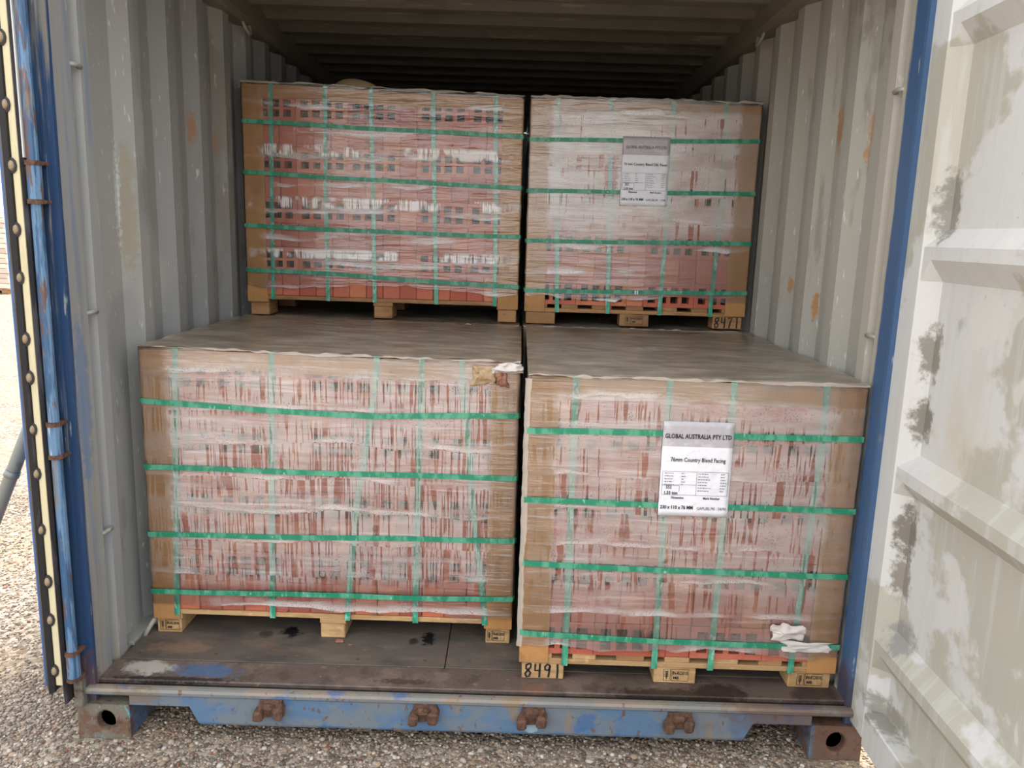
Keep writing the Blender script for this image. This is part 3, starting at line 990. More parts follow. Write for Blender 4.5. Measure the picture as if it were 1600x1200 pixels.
# left door: swung right round, its hinge edge faces the front
mb = MB()
mb.cbox((-1.284, -.034, .205), (-1.226, 1.10, 2.42), .004)
ldoor = mb.build('door', MT['blue_door'], box_o)
mb = MB()
mb.cbox((-1.286, -.044, .200), (-1.270, -.010, 2.42), .003)
mb.build('door_edge', MT['blue_door'], ldoor)
for (xa, xb, zb, yb) in ((-1.269, -1.251, .188, -.058), (-1.226, -1.216, .150, -.050)):
    mb = MB()
    poly = [(xa, -.012), (xa - .001, yb), ((xa + xb) / 2, yb - .008), (xb, yb + .004), (xb, -.012)]
    mb.extrude(poly, 2, zb, 2.42)
    for j in range(len(poly)):
        v = mb.v[j]
        mb.v[j] = (v[0], v[1], v[2] + (.03 if j in (0, 1) else 0))
    mb.build('gasket', MT['gasket'], ldoor)
mb = MB()
mb.cbox((-1.251, -.048, .205), (-1.226, -.012, 2.42), .004)
strip = mb.build('retainer_strip', MT['cream'], ldoor)
rv = MB()
ring = []
for r_, y_, mi_ in ((.017, .0, 0), (.017, -.004, 0), (.011, -.005, 1), (.008, -.009, 1), (.003, -.011, 1)):
    ring.append([(r_ * .8 * math.cos(2 * math.pi * j / 10), y_, r_ * 1.25 * math.sin(2 * math.pi * j / 10)) for j in range(10)])
for i in range(len(ring) - 1):
    rv.add(ring[i] + ring[i + 1], [(j, (j + 1) % 10, 10 + (j + 1) % 10, 10 + j) for j in range(10)], 1 if i > 1 else 0)
rv.add(ring[-1], [tuple(range(10))], 1)
rivet_me = rv.mesh('rivet', [MT['gasket'], MT['rivet']], smooth=True)
z = .262
i = 0
while z < 2.3:
    link('rivet', rivet_me, ldoor, (-1.251 + random.uniform(-.004, .005), -.0485, z + random.uniform(-.008, .008)))
    z += .142 + random.uniform(-.03, .03)
    i += 1
mb = MB()
mb.tube([(-1.199, -.036, .10 + .13), (-1.199, -.036, 2.42)], .0150, 10)
pin = mb.build('hinge_pin', MT['rod'], box_o)
for za, zb in ((.226, .311), (.922, 1.017), (1.632, 1.733)):
    mb = MB()
    mb.tube([(-1.199, -.036, za), (-1.199, -.036, zb)], .0195, 10)
    kn = mb.build('hinge_knuckle', MT['rod'], pin)
    mb = MB()
    mb.cbox((-1.230, -.042, za + .01), (-1.196, -.022, zb - .01), .003)
    mb.build('hinge_blade', MT['rod'], pin)
    for zz in (za, zb):
        mb = MB()
        mb.tube([(-1.199, -.036, zz - .006), (-1.199, -.036, zz + .006)], .0225, 10)
        mb.cbox((-1.199, -.030, zz - .005), (-1.176, .0, zz + .005), .002)
        mb.build('hinge_lug', MT['rust'], pin)
mb = MB()
mb.cbox((-1.217, -.052, 1.745), (-1.2135, -.020, 2.42), .001)  # thin white plate beside the upper pin, mottled blue-grey
mb.build('hinge_plate', MT['crumple'], pin)
mb = MB()
mb.cbox((-1.213, -.024, .118), (-1.186, .004, .226), .003)
mb.build('hinge_bracket', MT['cast_l'], box_o)


# ------------------------------------------------------------------ bricks, pallets, packs
BL, BH, BD, G = .230, .110, .076, .0015
def make_meshes():
    # solid brick seen on its end: 76 wide, 110 high, 230 deep (front at y=0)
    mb = MB()
    mb.cbox((-BD / 2, 0, 0), (BD / 2, BL, BH), .003)
    end_me = mb.mesh('brick', MT['brick'])
    # brick on edge, its bed face with two rows of four holes to the front
    mb = MB()
    hw, hh = .034, .030
    xs = [-BL / 2]
    for cx in (-.078, -.026, .026, .078):
        xs += [cx - hw / 2, cx + hw / 2]
    xs.append(BL / 2)
    zs = [0, .055 - .021 - hh / 2, .055 - .021 + hh / 2, .055 + .021 - hh / 2, .055 + .021 + hh / 2, BH]
    vid = {}
    for i, x in enumerate(xs):
        for j, z in enumerate(zs):
            vid[i, j] = len(mb.v)
            mb.v.append((x, 0, z))
    for i in range(len(xs) - 1):
        for j in range(len(zs) - 1):
            q = (vid[i, j], vid[i + 1, j], vid[i + 1, j + 1], vid[i, j + 1])
            if i % 2 == 1 and j % 2 == 1:
                b = len(mb.v)
                for (a, c) in ((i, j), (i + 1, j), (i + 1, j + 1), (i, j + 1)):
                    mb.v.append((xs[a], .058, zs[c]))
                for t in range(4):
                    mb.face((q[t], q[(t + 1) % 4], b + (t + 1) % 4, b + t))
                mb.face((b, b + 1, b + 2, b + 3), 1)
            else:
                mb.face(q)
    b = len(mb.v)
    x, z = BL / 2, BH
    mb.v += [(-x, 0, 0), (x, 0, 0), (x, 0, z), (-x, 0, z), (-x, BD, 0), (x, BD, 0), (x, BD, z), (-x, BD, z)]
    for f in ((0, 4, 5, 1), (1, 5, 6, 2), (2, 6, 7, 3), (3, 7, 4, 0), (4, 7, 6, 5)):
        mb.face([b + t for t in f])
    hole_me = mb.mesh('brick', [MT['brick'], MT['dark']])
    return end_me, hole_me


END_ME, HOLE_ME = make_meshes()
BZ = .092                                 # brick bottom above the floor the pallet stands on


def pallet(parent, W, Dp, wide, wood, stamps):
    """block pallet; the runner boards show on the narrow face, slat edges on the wide face"""
    bx, by = (.085, .135) if wide else (.135, .085)
    xs = (-W / 2 + bx / 2 + .004, 0, W / 2 - bx / 2 - .004)
    ys = (by / 2 + .004, Dp / 2, Dp - by / 2 - .004)
    root = None
    base = MB()
    if wide:      # bearers run front to back
        for x in xs:
            base.cbox((x - bx / 2, .002, .070), (x + bx / 2, Dp - .002, .0745), .001)
    else:
        for y_ in ys:
            base.cbox((-W / 2 + .004, y_ - by / 2, .070), (W / 2 - .004, y_ + by / 2, .0745), .001)
    p = link('pallet', None, parent)
    first = True
    for x in xs:
        for k, y_ in enumerate(ys):
            mb = MB()
            j = random.uniform(-.004, .004)
            mb.cbox((x - bx / 2 + j, y_ - by / 2, 0), (x + bx / 2 + j, y_ + by / 2, .056), .003)
            o = mb.build('block', MT[wood], p)
    for i, c in enumerate(xs if wide else ys):
        mb = MB()
        if wide:
            mb.cbox((c - bx / 2 - .003, .0, .056), (c + bx / 2 + .003, Dp, .0735), .002)
        else:
            mb.cbox((-W / 2 + .006, c - by / 2 - (0.0 if i else .003), .056), (W / 2 - .006, c + by / 2, .0735), .002)
        mb.build('bearer_board', MT[wood], p)
    L = Dp if wide else W
    n = 7
    wsl = [.10, .075, .09, .08, .09, .075, .10]
    gap = (L - sum(wsl)) / (n - 1)
    a = 0.0
    for i in range(n):
        mb = MB()
        if wide:
            mb.cbox((-W / 2 + .002, a, .0735), (W / 2 - .002, a + wsl[i], BZ - .0005), .002)
        else:
            mb.cbox((-W / 2 + a, .002, .0735), (-W / 2 + a + wsl[i], Dp - .002, BZ - .0005), .002)
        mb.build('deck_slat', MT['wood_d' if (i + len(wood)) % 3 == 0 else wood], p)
        a += wsl[i] + gap
    return p


def stamp(p, x, y, z, w, h, txt='IN-KO010', sub='MB'):
    """heat-treatment stamp: boxed code with an ear-of-wheat mark beside it"""
    mb = MB()
    L = lambda pts, t=.0016: ribbon(mb, pts, t, y)
    x0 = x - w / 2
    L([(x0, z - h / 2), (x0, z + h / 2), (x0 + w * .27, z + h / 2), (x0 + w * .27, z - h / 2), (x0, z - h / 2)])
    xe = x0 + w * .12
    L([(xe, z - h * .42), (xe + .001, z + h * .36)], .002)
    for k in range(4):
        zz = z - h * .22 + k * h * .15
        L([(xe, zz), (xe + w * .07, zz + h * .12)], .0022)
        L([(xe, zz), (xe - w * .07, zz + h * .12)], .0022)
    xb = x0 + w * .32
    L([(xb, z - h / 2), (xb, z + h / 2), (x0 + w, z + h / 2), (x0 + w, z - h / 2), (xb, z - h / 2)])
    o = mb.build('stamp', MT['ink'], p, fix=False)
    me = text_mesh(txt, h * .42, MT['ink'], .0003)
    k = w * .62 / max(.001, max(v.co.x for v in me.vertices) - min(v.co.x for v in me.vertices))
    t = link('stamp_code', me, p, (x0 + w * .66, y, z + h * .17), UPR)
    t.scale = (k, 1, 1)
    link('stamp_code', text_mesh(sub, h * .34, MT['ink'], .0003), p, (x0 + w * .5, y, z - h * .26), UPR)


def hand_number(p, s, x, y, z, w, h):
    mb = MB()
    n = len(s)
    for i, ch in enumerate(s):
        for pl in DIG[ch]:
            pts = [(x - w / 2 + (i + .08 + q[0] * .84) * w / n, z - h / 2 + q[1] * h + random.uniform(-.0012, .0012)) for q in pl]
            ribbon(mb, pts, .0066, y)
    mb.build('marker_number', MT['ink'], p, fix=False)


def interp(pts, t, ax):
    xs = [q[ax] for q in pts]
    return float(np.interp(t, xs, [q[1 - ax] for q in pts]))


def strap_v(parent, pts, W, Dp, H, mat, zl, wid=.019):
    """vertical strap: up the front (through the traced points), over the top and down the back"""
    pts = sorted(pts, key=lambda q: q[1])
    P = []
    for z in np.linspace(zl + .002, H - .002, 15):
        x = interp([(q[0], q[1]) for q in pts], z, 1)
        P.append((x, -.0078, z))
    xt = P[-1][0]
    P[-1] = (xt, -.0070, H - .001)
    P += [(xt, -.002, H + .0035), (xt, .03, H + .004)]
    P += [(xt, y_, H + .004) for y_ in np.linspace(.2, Dp - .03, 4)]
    P += [(xt, Dp + .004, H + .001), (xt, Dp + .009, H - .01), (xt, Dp + .009, zl + .004), (xt, Dp - .02, zl), (P[0][0], .01, zl), (P[0][0], -.0078, zl + .002)]
    mb = MB()
    for q in P:
        mb.v += [(q[0] - wid / 2, q[1], q[2]), (q[0] + wid / 2, q[1], q[2])]
    for i in range(len(P) - 1):
        mb.face((2 * i, 2 * i + 1, 2 * i + 3, 2 * i + 2))
    o = mb.build('vertical_strap', mat, parent, fix=False)
    sd = o.modifiers.new('solid', 'SOLIDIFY')
    sd.thickness = .0012
    sd.offset = 0
    return o


def strap_h(parent, pts, W, Dp, mat, yoff, wid=.018):
    pts = sorted(pts)
    a = W / 2 + .0108
    P = [(-a, y_, pts[0][1] + .002) for y_ in np.linspace(Dp, .06, 4)] + [(-a, .0, pts[0][1]), (-a + .006, yoff + .002, pts[0][1])]
    for x in np.linspace(-W / 2 + .01, W / 2 - .01, 28):
        P.append((x, yoff + .0008 * math.sin(x * 31), float(np.interp(x, [q[0] for q in pts], [q[1] for q in pts])) + .0012 * math.sin(x * 9 + pts[0][1] * 50)))
    zr = P[-1][2]
    P += [(a - .006, yoff + .002, zr), (a, .0, zr)] + [(a, y_, zr + .002) for y_ in np.linspace(.06, Dp, 4)]
    mb = MB()
    for q in P:
        mb.v += [(q[0], q[1], q[2] - wid / 2), (q[0], q[1], q[2] + wid / 2)]
    for i in range(len(P) - 1):
        mb.face((2 * i, 2 * i + 1, 2 * i + 3, 2 * i + 2))
    o = mb.build('horizontal_strap', mat, parent, fix=False)
    sd = o.modifiers.new('solid', 'SOLIDIFY')
    sd.thickness = .0012
    sd.offset = 0
    return o


TOPZ = .996


def brick_pack(loc, yaw, wide, label, film, topfilm, straps_v, straps_h, header_at, detail=True, wood='wood', seed=0, film_low=.085, fz=None, tilt=0.0):
    root = link('brick_pack', None, None, loc, (0, 0, yaw))
    tz = lambda q: tilt * (0.5 - q / W)
    thing(root, label, 'brick pack', 'wrapped brick packs in the container')
    W, Dp = (1.240, 1.006) if wide else (1.006, 1.240)
    pal = pallet(root, W, Dp, wide, wood, None)
    core = MB()
    for lay in range(8):
        z = BZ + lay * (BH + .0005)
        hrow = (lay % 2 == 1) if wide else (lay % 2 == 0)
        if hrow:
            x = -W / 2
            n = 5 if wide else 4
            for i in range(n + 1):
                if i == header_at:
                    cx = x + (BD + G) / 2
                    x += BD + G
                    me = END_ME
                else:
                    cx = x + (BL + G) / 2
                    x += BL + G
                    me = HOLE_ME
                jy = .001 + random.uniform(0, .003)
                if detail:
                    link('brick', me, root, (cx, jy, z))
                else:
                    w2 = BD / 2 if me is END_ME else BL / 2
                    core.box((cx - w2, jy, z), (cx + w2, jy + BD, z + BH))
                if me is END_ME:
                    hx0, hx1 = cx - BD / 2, cx + BD / 2
            # rows behind
            yy = BD + G + .004
            while yy + BD < Dp:
                core.box((-W / 2 + .001, yy, z), (hx0 - G, yy + BD, z + BH))
                core.box((hx1 + G, yy, z), (W / 2 - .001, yy + BD, z + BH))
                yy += BD + G
            core.box((hx0, BL + .006, z), (hx1, Dp - .002, z + BH))
        else:
            n = 16 if wide else 13
            for i in range(n):
                cx = -W / 2 + (i + .5) * W / n
                jy = .001 + random.uniform(0, .0035)
                if detail:
                    link('brick', END_ME, root, (cx + random.uniform(-.0006, .0006), jy, z), (0, 0, random.uniform(-.006, .006)))
                else:
                    core.box((cx - BD / 2, jy, z), (cx + BD / 2, jy + BL, z + BH))
                yy = BL + .006
                while yy + BL < Dp:
                    core.box((cx - BD / 2, yy, z), (cx + BD / 2, yy + BL, z + BH))
                    yy += BL + G
            yy = BL + .006
            while yy + BL < Dp:
                yy += BL + G
            nn = 5 if wide else 4
            for i in range(nn):
                core.box((-W / 2 + i * W / nn + .002, yy, z), (-W / 2 + (i + 1) * W / nn - .002, Dp - .001, z + BH))
    o = core.build('brick_core', MT['brick'], root, fix=False)
    o['kind'] = 'stuff'
    # cardboard: corner boards, top edge boards, top sheet
    t = .005
    bw = .088
    for (sx, front) in ((-1, 1), (1, 1), (-1, 0), (1, 0)):
        mb = MB()
        xo, xi = sx * (W / 2 + t), sx * (W / 2)
        ya, yb = (-t, 0) if front else (Dp + t, Dp)
        sy = 1 if front else -1
        poly = [(xo, ya), (xo - sx * (bw + t), ya), (xo - sx * (bw + t), yb), (xi, yb), (xi, yb + sy * bw), (xo, yb + sy * bw)]
        zb = .060 + random.uniform(-.006, .004)
        mb.extrude(poly, 2, zb, TOPZ - .008 + tz(xi))
        mb.build('corner_board', MT['kraft'], root, bevel=.0015)
    for k in range(4):
        mb = MB()
        hgt = .062
        if k < 2:
            y0, y1 = (-t - .001, .075) if k == 0 else (Dp - .075, Dp + t + .001)
            yw = (-t - .001, -.001) if k == 0 else (Dp + .001, Dp + t + .001)
            nx = 14
            xs = np.linspace(-W / 2 + .005, W / 2 - .005, nx)
            for i in range(nx - 1):
                dz = lambda q: tz(q) + .003 * math.sin(q * 7 + seed) - .003
                for f_ in ((yw[0], yw[1], TOPZ - hgt, TOPZ - .006), (y0, y1, TOPZ - .009, TOPZ - .004)):
                    xa, xb = xs[i], xs[i + 1]
                    b = len(mb.v)
                    for xx in (xa, xb):
                        lo = f_[2] + dz(xx) * 1.1
                        hi = f_[3] + dz(xx)
                        mb.v += [(xx, f_[0], lo), (xx, f_[1], lo), (xx, f_[1], hi), (xx, f_[0], hi)]
                    for q in range(4):
                        mb.face((b + q, b + (q + 1) % 4, b + 4 + (q + 1) % 4, b + 4 + q))
                    if i == 0:
                        mb.face((b, b + 1, b + 2, b + 3))
                    if i == nx - 2:
                        mb.face((b + 4, b + 5, b + 6, b + 7))
        else:
            s = -1 if k == 2 else 1
            x0, x1 = sorted((s * (W / 2 + t), s * (W / 2)))
            mb.box((x0, .09, TOPZ - hgt), (x1, Dp - .09, TOPZ - .006 + tz(x0)))
            x0, x1 = sorted((s * (W / 2 + t), s * (W / 2 - .07)))
            mb.box((x0, .08, TOPZ - .008 + tz(x0)), (x1, Dp - .08, TOPZ - .004 + tz(x0)))
        mb.build('edge_board', MT['kraft'], root)
    nx, ny = 40, 32
    X, Y = np.meshgrid(np.linspace(-W / 2 + .01, W / 2 - .01, nx), np.linspace(.01, Dp - .01, ny), indexing='ij')
    Z = .980 + .004 * vnoise(X, Y, 4, 5, seed + 3) + .002 * vnoise(X, Y, 14, 16, seed + 4) + tz(X)
    sh = grid_mesh('cardboard_sheet', np.stack([X, Y, Z], -1), MT['sheet'], root)
    # stretch film: one skin round the four sides, turned in over the top
    off = .0118
    r = .012
    path = []
    for y_ in np.linspace(Dp, .02, 40):
        path.append((-W / 2 - .0085, y_, -1, 0))
    for a in np.linspace(0, math.pi / 2, 5)[0:]:
        path.append((-W / 2 - .0085 + r * (1 - math.cos(a)), -off + r * (1 - math.sin(a)), -math.cos(a), -math.sin(a)))
    for x in np.linspace(-W / 2 + .012, W / 2 - .012, 170):
        path.append((x, -off, 0, -1))
    for a in np.linspace(0, math.pi / 2, 5):
        path.append((W / 2 + .0085 - r * (1 - math.sin(a)), -off + r * (1 - math.cos(a)), math.sin(a), -math.cos(a)))
    for y_ in np.linspace(.02, Dp, 40):
        path.append((W / 2 + .0085, y_, 1, 0))
    path = np.array(path)
    sarc = np.concatenate([[0], np.cumsum(np.hypot(np.diff(path[:, 0]), np.diff(path[:, 1])))])
    nz = 120
    S_, T_ = np.meshgrid(sarc, np.linspace(0, 1, nz), indexing='ij')
    zb = film_low + .022 * vnoise(sarc, sarc * 0, 5, 1, seed + 11) + .010 * vnoise(sarc, sarc * 0, 21, 1, seed + 12)
    zt = TOPZ + .002 + .004 * vnoise(sarc, sarc * 0, 9, 1, seed + 13) + tz(path[:, 0])
    Zf = zb[:, None] + (zt - zb)[:, None] * T_
    warp = .02 * vnoise(S_, Zf, 2.1, 3, seed + 20)
    d = .0010 * vnoise(S_, Zf + warp, 3.0, 30, seed + 21) + .0006 * vnoise(S_, Zf + warp, 9, 60, seed + 22)
    d += .0016 * np.maximum(0, vnoise(S_, Zf + warp * 2, 1.5, 12, seed + 23)) ** 2
    d = np.clip(d, -.0016, .0022)
    front = np.clip((0.11 - (Zf)) / .03, 0, 1)
    d += front * .003 * vnoise(S_, Zf, 12, 20, seed + 25)
    PX = path[:, 0][:, None] + path[:, 2][:, None] * d
    PY = path[:, 1][:, None] + path[:, 3][:, None] * d
    PX = np.clip(PX, -W / 2 - .0095, W / 2 + .0095)
    grid_mesh('stretch_film', np.stack([PX, PY, Zf], -1), film, root)
    nx, ny = 90, 70
    a, b_ = W / 2 + .008, .010
    X, Y = np.meshgrid(np.linspace(-a, a, nx), np.linspace(-b_, Dp + b_, ny), indexing='ij')
    edge = np.minimum(np.minimum(X + a, a - X), np.minimum(Y + b_, Dp + b_ - Y))
    Z = TOPZ + .0075 + .0022 * vnoise(X, Y, 6, 12, seed + 31) + .0012 * vnoise(X, Y, 20, 40, seed + 32) + tz(X)
    Z += np.where(edge < .02, .003 * vnoise(X, Y, 26, 26, seed + 33), 0)
    grid_mesh('top_film', np.stack([X, Y, Z], -1), topfilm, root)
    hx = np.linspace(-W / 2 - .006, W / 2 + .006, 150)
    hv = np.linspace(0, 1, 6)
    HX_, HV = np.meshgrid(hx, hv, indexing='ij')
    wv = .012 + .010 * vnoise(hx, hx * 0, 7, 1, seed + 51) + .005 * vnoise(hx, hx * 0, 40, 1, seed + 52)
    HZ = TOPZ + .0075 + tz(HX_) + .006 * vnoise(HX_, HV, 30, 3, seed + 53) * np.sin(HV * 3.14) - np.clip(HV - .5, 0, 1) * wv[:, None]
    HY = -.014 + (.5 - np.clip(HV, 0, .5)) * .03 + .0018 * vnoise(HX_, HV, 34, 3, seed + 54) - .0012
    grid_mesh('film_hem', np.stack([HX_, HY, HZ], -1), MT['hem'], root)
    for s in straps_v:
        strap_v(root, s, W, Dp, TOPZ + tz(s[0][0]), MT['strap_f'], .0718 if wide else .0545)
    for s in straps_h:
        strap_h(root, s, W, Dp, MT['strap'], -.0156)
    return root, pal, W, Dp


def paper_label(root, x0, x1, z0, z1, y, tx, fuzzy=False):
    """paper label taped to the pack; tx draws its print"""
    w, h = x1 - x0, z1 - z0
    nx, nz = 14, 20
    X, Z = np.meshgrid(np.linspace(x0, x1, nx), np.linspace(z0, z1, nz), indexing='ij')
    Yv = y + .0005 * vnoise(X, Z, 14, 20, 5)
    lab = grid_mesh('paper_label', np.stack([X, Yv, Z], -1), [MT['paper'], MT['paper_g']], root)
    mi = []
    for i in range(nx - 1):
        for j in range(nz - 1):
            mi.append(1 if (j + .5) / (nz - 1) > .725 and .02 < (i + .5) / (nx - 1) < .98 else 0)
    lab.data.polygons.foreach_set('material_index', mi)
    sd = lab.modifiers.new('solid', 'SOLIDIFY')
    sd.thickness = .0006
    yy = y - .0018
    fit = []
    for (s, u, v, size, wmax, ink, bold, al) in tx:
        me = text_mesh(s, size * h, MT[ink], bold, al)
        xs = [q.co.x for q in me.vertices]
        k = 1.0
        if wmax:
            k = wmax * w / (max(xs) - min(xs))
        o = link('printed_line', me, lab, (x0 + u * w, yy, z0 + v * h), UPR)
        o.scale = (k, 1, 1)
    mb = MB()
    for (ua, va, ub, vb) in ((.03, .475, .97, .475), (.03, .475, .03, .225), (.52, .475, .52, .225), (.97, .475, .97, .225), (.03, .225, .97, .225), (.03, .325, .28, .325), (.28, .325, .28, .255), (.03, .335, .52, .335)):
        ribbon(mb, [(x0 + ua * w, z0 + va * h), (x0 + ub * w, z0 + vb * h)], .0009, yy + .0003)
    # lines of fine print, too small to read: short rules of uneven dashes
    for col, (c0, c1) in enumerate(((.06, .22), (.30, .36), (.54, .74), (.86, .95))):
        for r_ in range(7):
            v = .455 - r_ * .030
            if col < 2 and r_ > 4:
                continue
            u = c0
            e_ = c0 + (c1 - c0) * random.uniform(.6, 1)
            while u < e_:
                l_ = random.uniform(.012, .035)
                ribbon(mb, [(x0 + u * w, z0 + v * h), (x0 + min(u + l_, e_) * w, z0 + v * h)], .0022, yy)
                u += l_ + .010
    mb.build('printed_table', MT['ink_soft'], lab, fix=False)
    return lab


R = math.radians
film_LL = film_mat('film_fogged_runs', [(0.0, 0.12), (0.19, 0.18), (0.24, 0.85), (0.6, 0.95), (0.92, 1.0), (0.95, 0.75), (1.0, 0.55)], 0.43, 0.62, seed=1.3)
film_LR = film_mat('film_fogged_patchy', [(0.0, 0.25), (0.12, 0.5), (0.22, 0.3), (0.33, 0.75), (0.6, 0.95), (0.92, 1.0), (0.95, 0.4), (1.0, 0.5)], 0.40, 0.503, streak=(48, 3.0), seed=4.1, rd=.025)
film_UL = film_mat('film_clear_wrinkled', [(0.0, 0.03), (0.2, 0.12), (0.5, 0.15), (0.8, 0.15), (0.92, 0.1), (1.0, 0.08)], 0.45, 0.62, seed=7.7, wr=1.5,
                   holes_rows=[(.285, .03), (.515, .035), (.740, .035)])
film_UR = film_mat('film_heavily_fogged', [(0.0, 0.05), (0.12, 0.10), (0.36, 0.22), (0.46, 0.85), (0.7, 1.0), (0.92, 1.0), (0.95, .35), (1.0, 0.35)], 0.66, 0.503, streak=(30, 1.8), seed=9.2, rd=.06,
                   spots=[((-.14, -.012, .66), (.035, .05, .10), .8)])
film_plain = film_mat('film_plain', [(0.0, 0.2), (1.0, 0.4)], 0.5, 0.6, seed=3.0)
top_a = top_film_mat('top_film_dusty', srgb(178, 160, 138), 0.55, 1.0)
top_b = top_film_mat('top_film_grey', srgb(168, 154, 136), 0.58, 5.0)

LLv = [[(-.504, .98), (-.518, .677), (-.541, .1)], [(-.189, .97), (-.196, .688), (-.208, .113)], [(.157, .949), (.121, .699), (.088, .497), (.053, .111)], [(.304, .943), (.298, .705), (.294, .481), (.289, .108)], [(.436, .948), (.462, .711), (.490, .42), (.531, .106)]]
LLh = [[(-.611, .836), (-.193, .815), (.153, .809), (.649, .826)], [(-.615, .609), (-.198, .608), (.11, .608), (.646, .611)], [(-.617, .37), (-.204, .376), (.295, .385), (.621, .39)], [(-.621, .162), (-.209, .168), (.286, .17), (.617, .176)]]
LRv = [[(-.366, .997), (-.366, .779), (-.362, .363), (-.362, .089)], [(-.085, .992), (-.085, .869), (-.075, .459), (-.075, .09)], [(.107, .993), (.109, .875), (.108, .509), (.105, .087)], [(.383, .993), (.387, .806), (.375, .498), (.361, .075)]]
LRh = [[(-.479, .831), (-.092, .835), (.217, .834), (.52, .834)], [(-.487, .611), (-.097, .609), (.521, .607)], [(-.5, .405), (-.083, .395), (.519, .394)], [(-.506, .17), (-.087, .154), (.501, .154)]]
ULv = [[(-.495, .996), (-.5, .557), (-.506, .102)], [(-.254, 1.003), (-.257, .564), (-.252, .098)], [(-.051, .982), (-.043, .57), (-.036, .088)], [(.223, .984), (.233, .578), (.248, .085)], [(.499, .992), (.51, .587), (.517, .084)]]
ULh = [[(-.615, .86), (-.253, .849), (.253, .836), (.628, .828)], [(-.619, .64), (-.256, .628), (.285, .614), (.63, .607)], [(-.624, .406), (-.047, .395), (.631, .39)], [(-.627, .207), (-.238, .199), (.291, .174), (.636, .164)]]
URv = [[(-.39, .983), (-.38, .592), (-.358, .068)], [(-.154, .99), (-.142, .599), (-.125, .06)], [(.118, .99), (.122, .607), (.114, .068)], [(.351, .992), (.362, .614), (.347, .075)]]
URh = [[(-.504, .817), (-.145, .822), (.493, .836)], [(-.504, .596), (-.006, .603), (.505, .61)], [(-.503, .376), (.008, .383), (.509, .393)], [(-.501, .154), (.021, .158), (.514, .17)]]

UZ = FZ + TOPZ + .0140
LL, pLL, W1, D1 = brick_pack((-.503, .342, FZ), R(-.45), True, 'fogged brick pack on the container floor, its top edge torn open at one corner', film_LL, top_a, LLv, LLh, 2, seed=10, film_low=.10, tilt=.016)
LR, pLR, W2, D2 = brick_pack((.655, .119, FZ), R(-.4), False, 'brick pack at the sill with a large white label, pallet block marked 8491', film_LR, top_b, LRv, LRh, 2, seed=40, film_low=.118)
B1, pB1, _, _ = brick_pack((-.503, 1.390, FZ), R(-.2), True, 'wrapped brick pack hidden under the upper pack that has no label', film_plain, top_a, ULv[1:4], [], 2, detail=False, seed=70)
B2, pB2, _, _ = brick_pack((.650, 1.402, FZ), R(0), False, 'wrapped brick pack hidden under the upper pack with the small label', film_plain, top_b, URv[1:4], [], 2, detail=False, seed=100)
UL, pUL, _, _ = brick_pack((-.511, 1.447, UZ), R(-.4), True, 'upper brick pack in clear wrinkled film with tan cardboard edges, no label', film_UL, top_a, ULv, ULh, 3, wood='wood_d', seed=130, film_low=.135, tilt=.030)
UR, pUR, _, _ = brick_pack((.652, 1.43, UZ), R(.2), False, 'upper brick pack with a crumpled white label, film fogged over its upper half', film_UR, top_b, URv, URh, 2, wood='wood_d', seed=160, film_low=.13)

# stamps and numbers on the pallet blocks
YB = .0024
stamp(pLR, .0, YB, .030, .080, .040)
stamp(pLR, .43, YB, .030, .080, .040)
hand_number(pLR, '8491', -.430, YB, .030, .124, .050)
stamp(pLL, -.574, YB, .030, .066, .036)
stamp(pLL, .570, YB, .030, .060, .036)
hand_number(pUR, '8471', .430, YB, .030, .122, .050)
stamp(pUR, .0, YB, .030, .080, .036)

YL = -.0185
paper_label(LR, -.098, .115, .578, .875, YL, [
    ('GLOBAL AUSTRALIA PTY LTD', .5, .845, .066, .94, 'ink', .0004, 'CENTER'),
    ('76mm Country Blend Facing', .52, .60, .062, .78, 'ink', .0002, 'CENTER'),
    ('552', .13, .305, .050, .08, 'ink', .0002, 'CENTER'),
    ('1.33 ton', .16, .245, .046, .19, 'ink', .0003, 'CENTER'),
    ('Dimension', .26, .195, .034, .18, 'ink', .0002, 'CENTER'),
    ('Mark Number', .75, .195, .034, .24, 'ink', .0002, 'CENTER'),
    ('230 x 110 x 76 MM', .26, .09, .052, .47, 'ink', .0004, 'CENTER'),
    ('GAPL/BL/90 : 34/90', .76, .085, .046, .42, 'ink_soft', 0, 'CENTER')])
paper_label(UR, -.097, .112, .545, .842, YL, [
    ('GLOBAL AUSTRALIA PTY LTD', .5, .845, .056, .86, 'ink_soft', .0002, 'CENTER'),
    ('76 mm Country Blend Dbl. Faced', .5, .60, .055, .92, 'ink', .0002, 'CENTER'),
    ('552', .13, .305, .050, .08, 'ink', .0002, 'CENTER'),
    ('1.33 ton', .16, .245, .046, .19, 'ink', .0003, 'CENTER'),
    ('Dimension', .26, .195, .034, .18, 'ink', .0002, 'CENTER'),
    ('Mark Number', .75, .195, .034, .24, 'ink', .0002, 'CENTER'),
    ('230 x 110 x 76 MM', .26, .09, .052, .47, 'ink', .0004, 'CENTER'),
    ('GAPL/BL/90 : 17/90', .76, .085, .046, .42, 'ink_soft', 0, 'CENTER')])


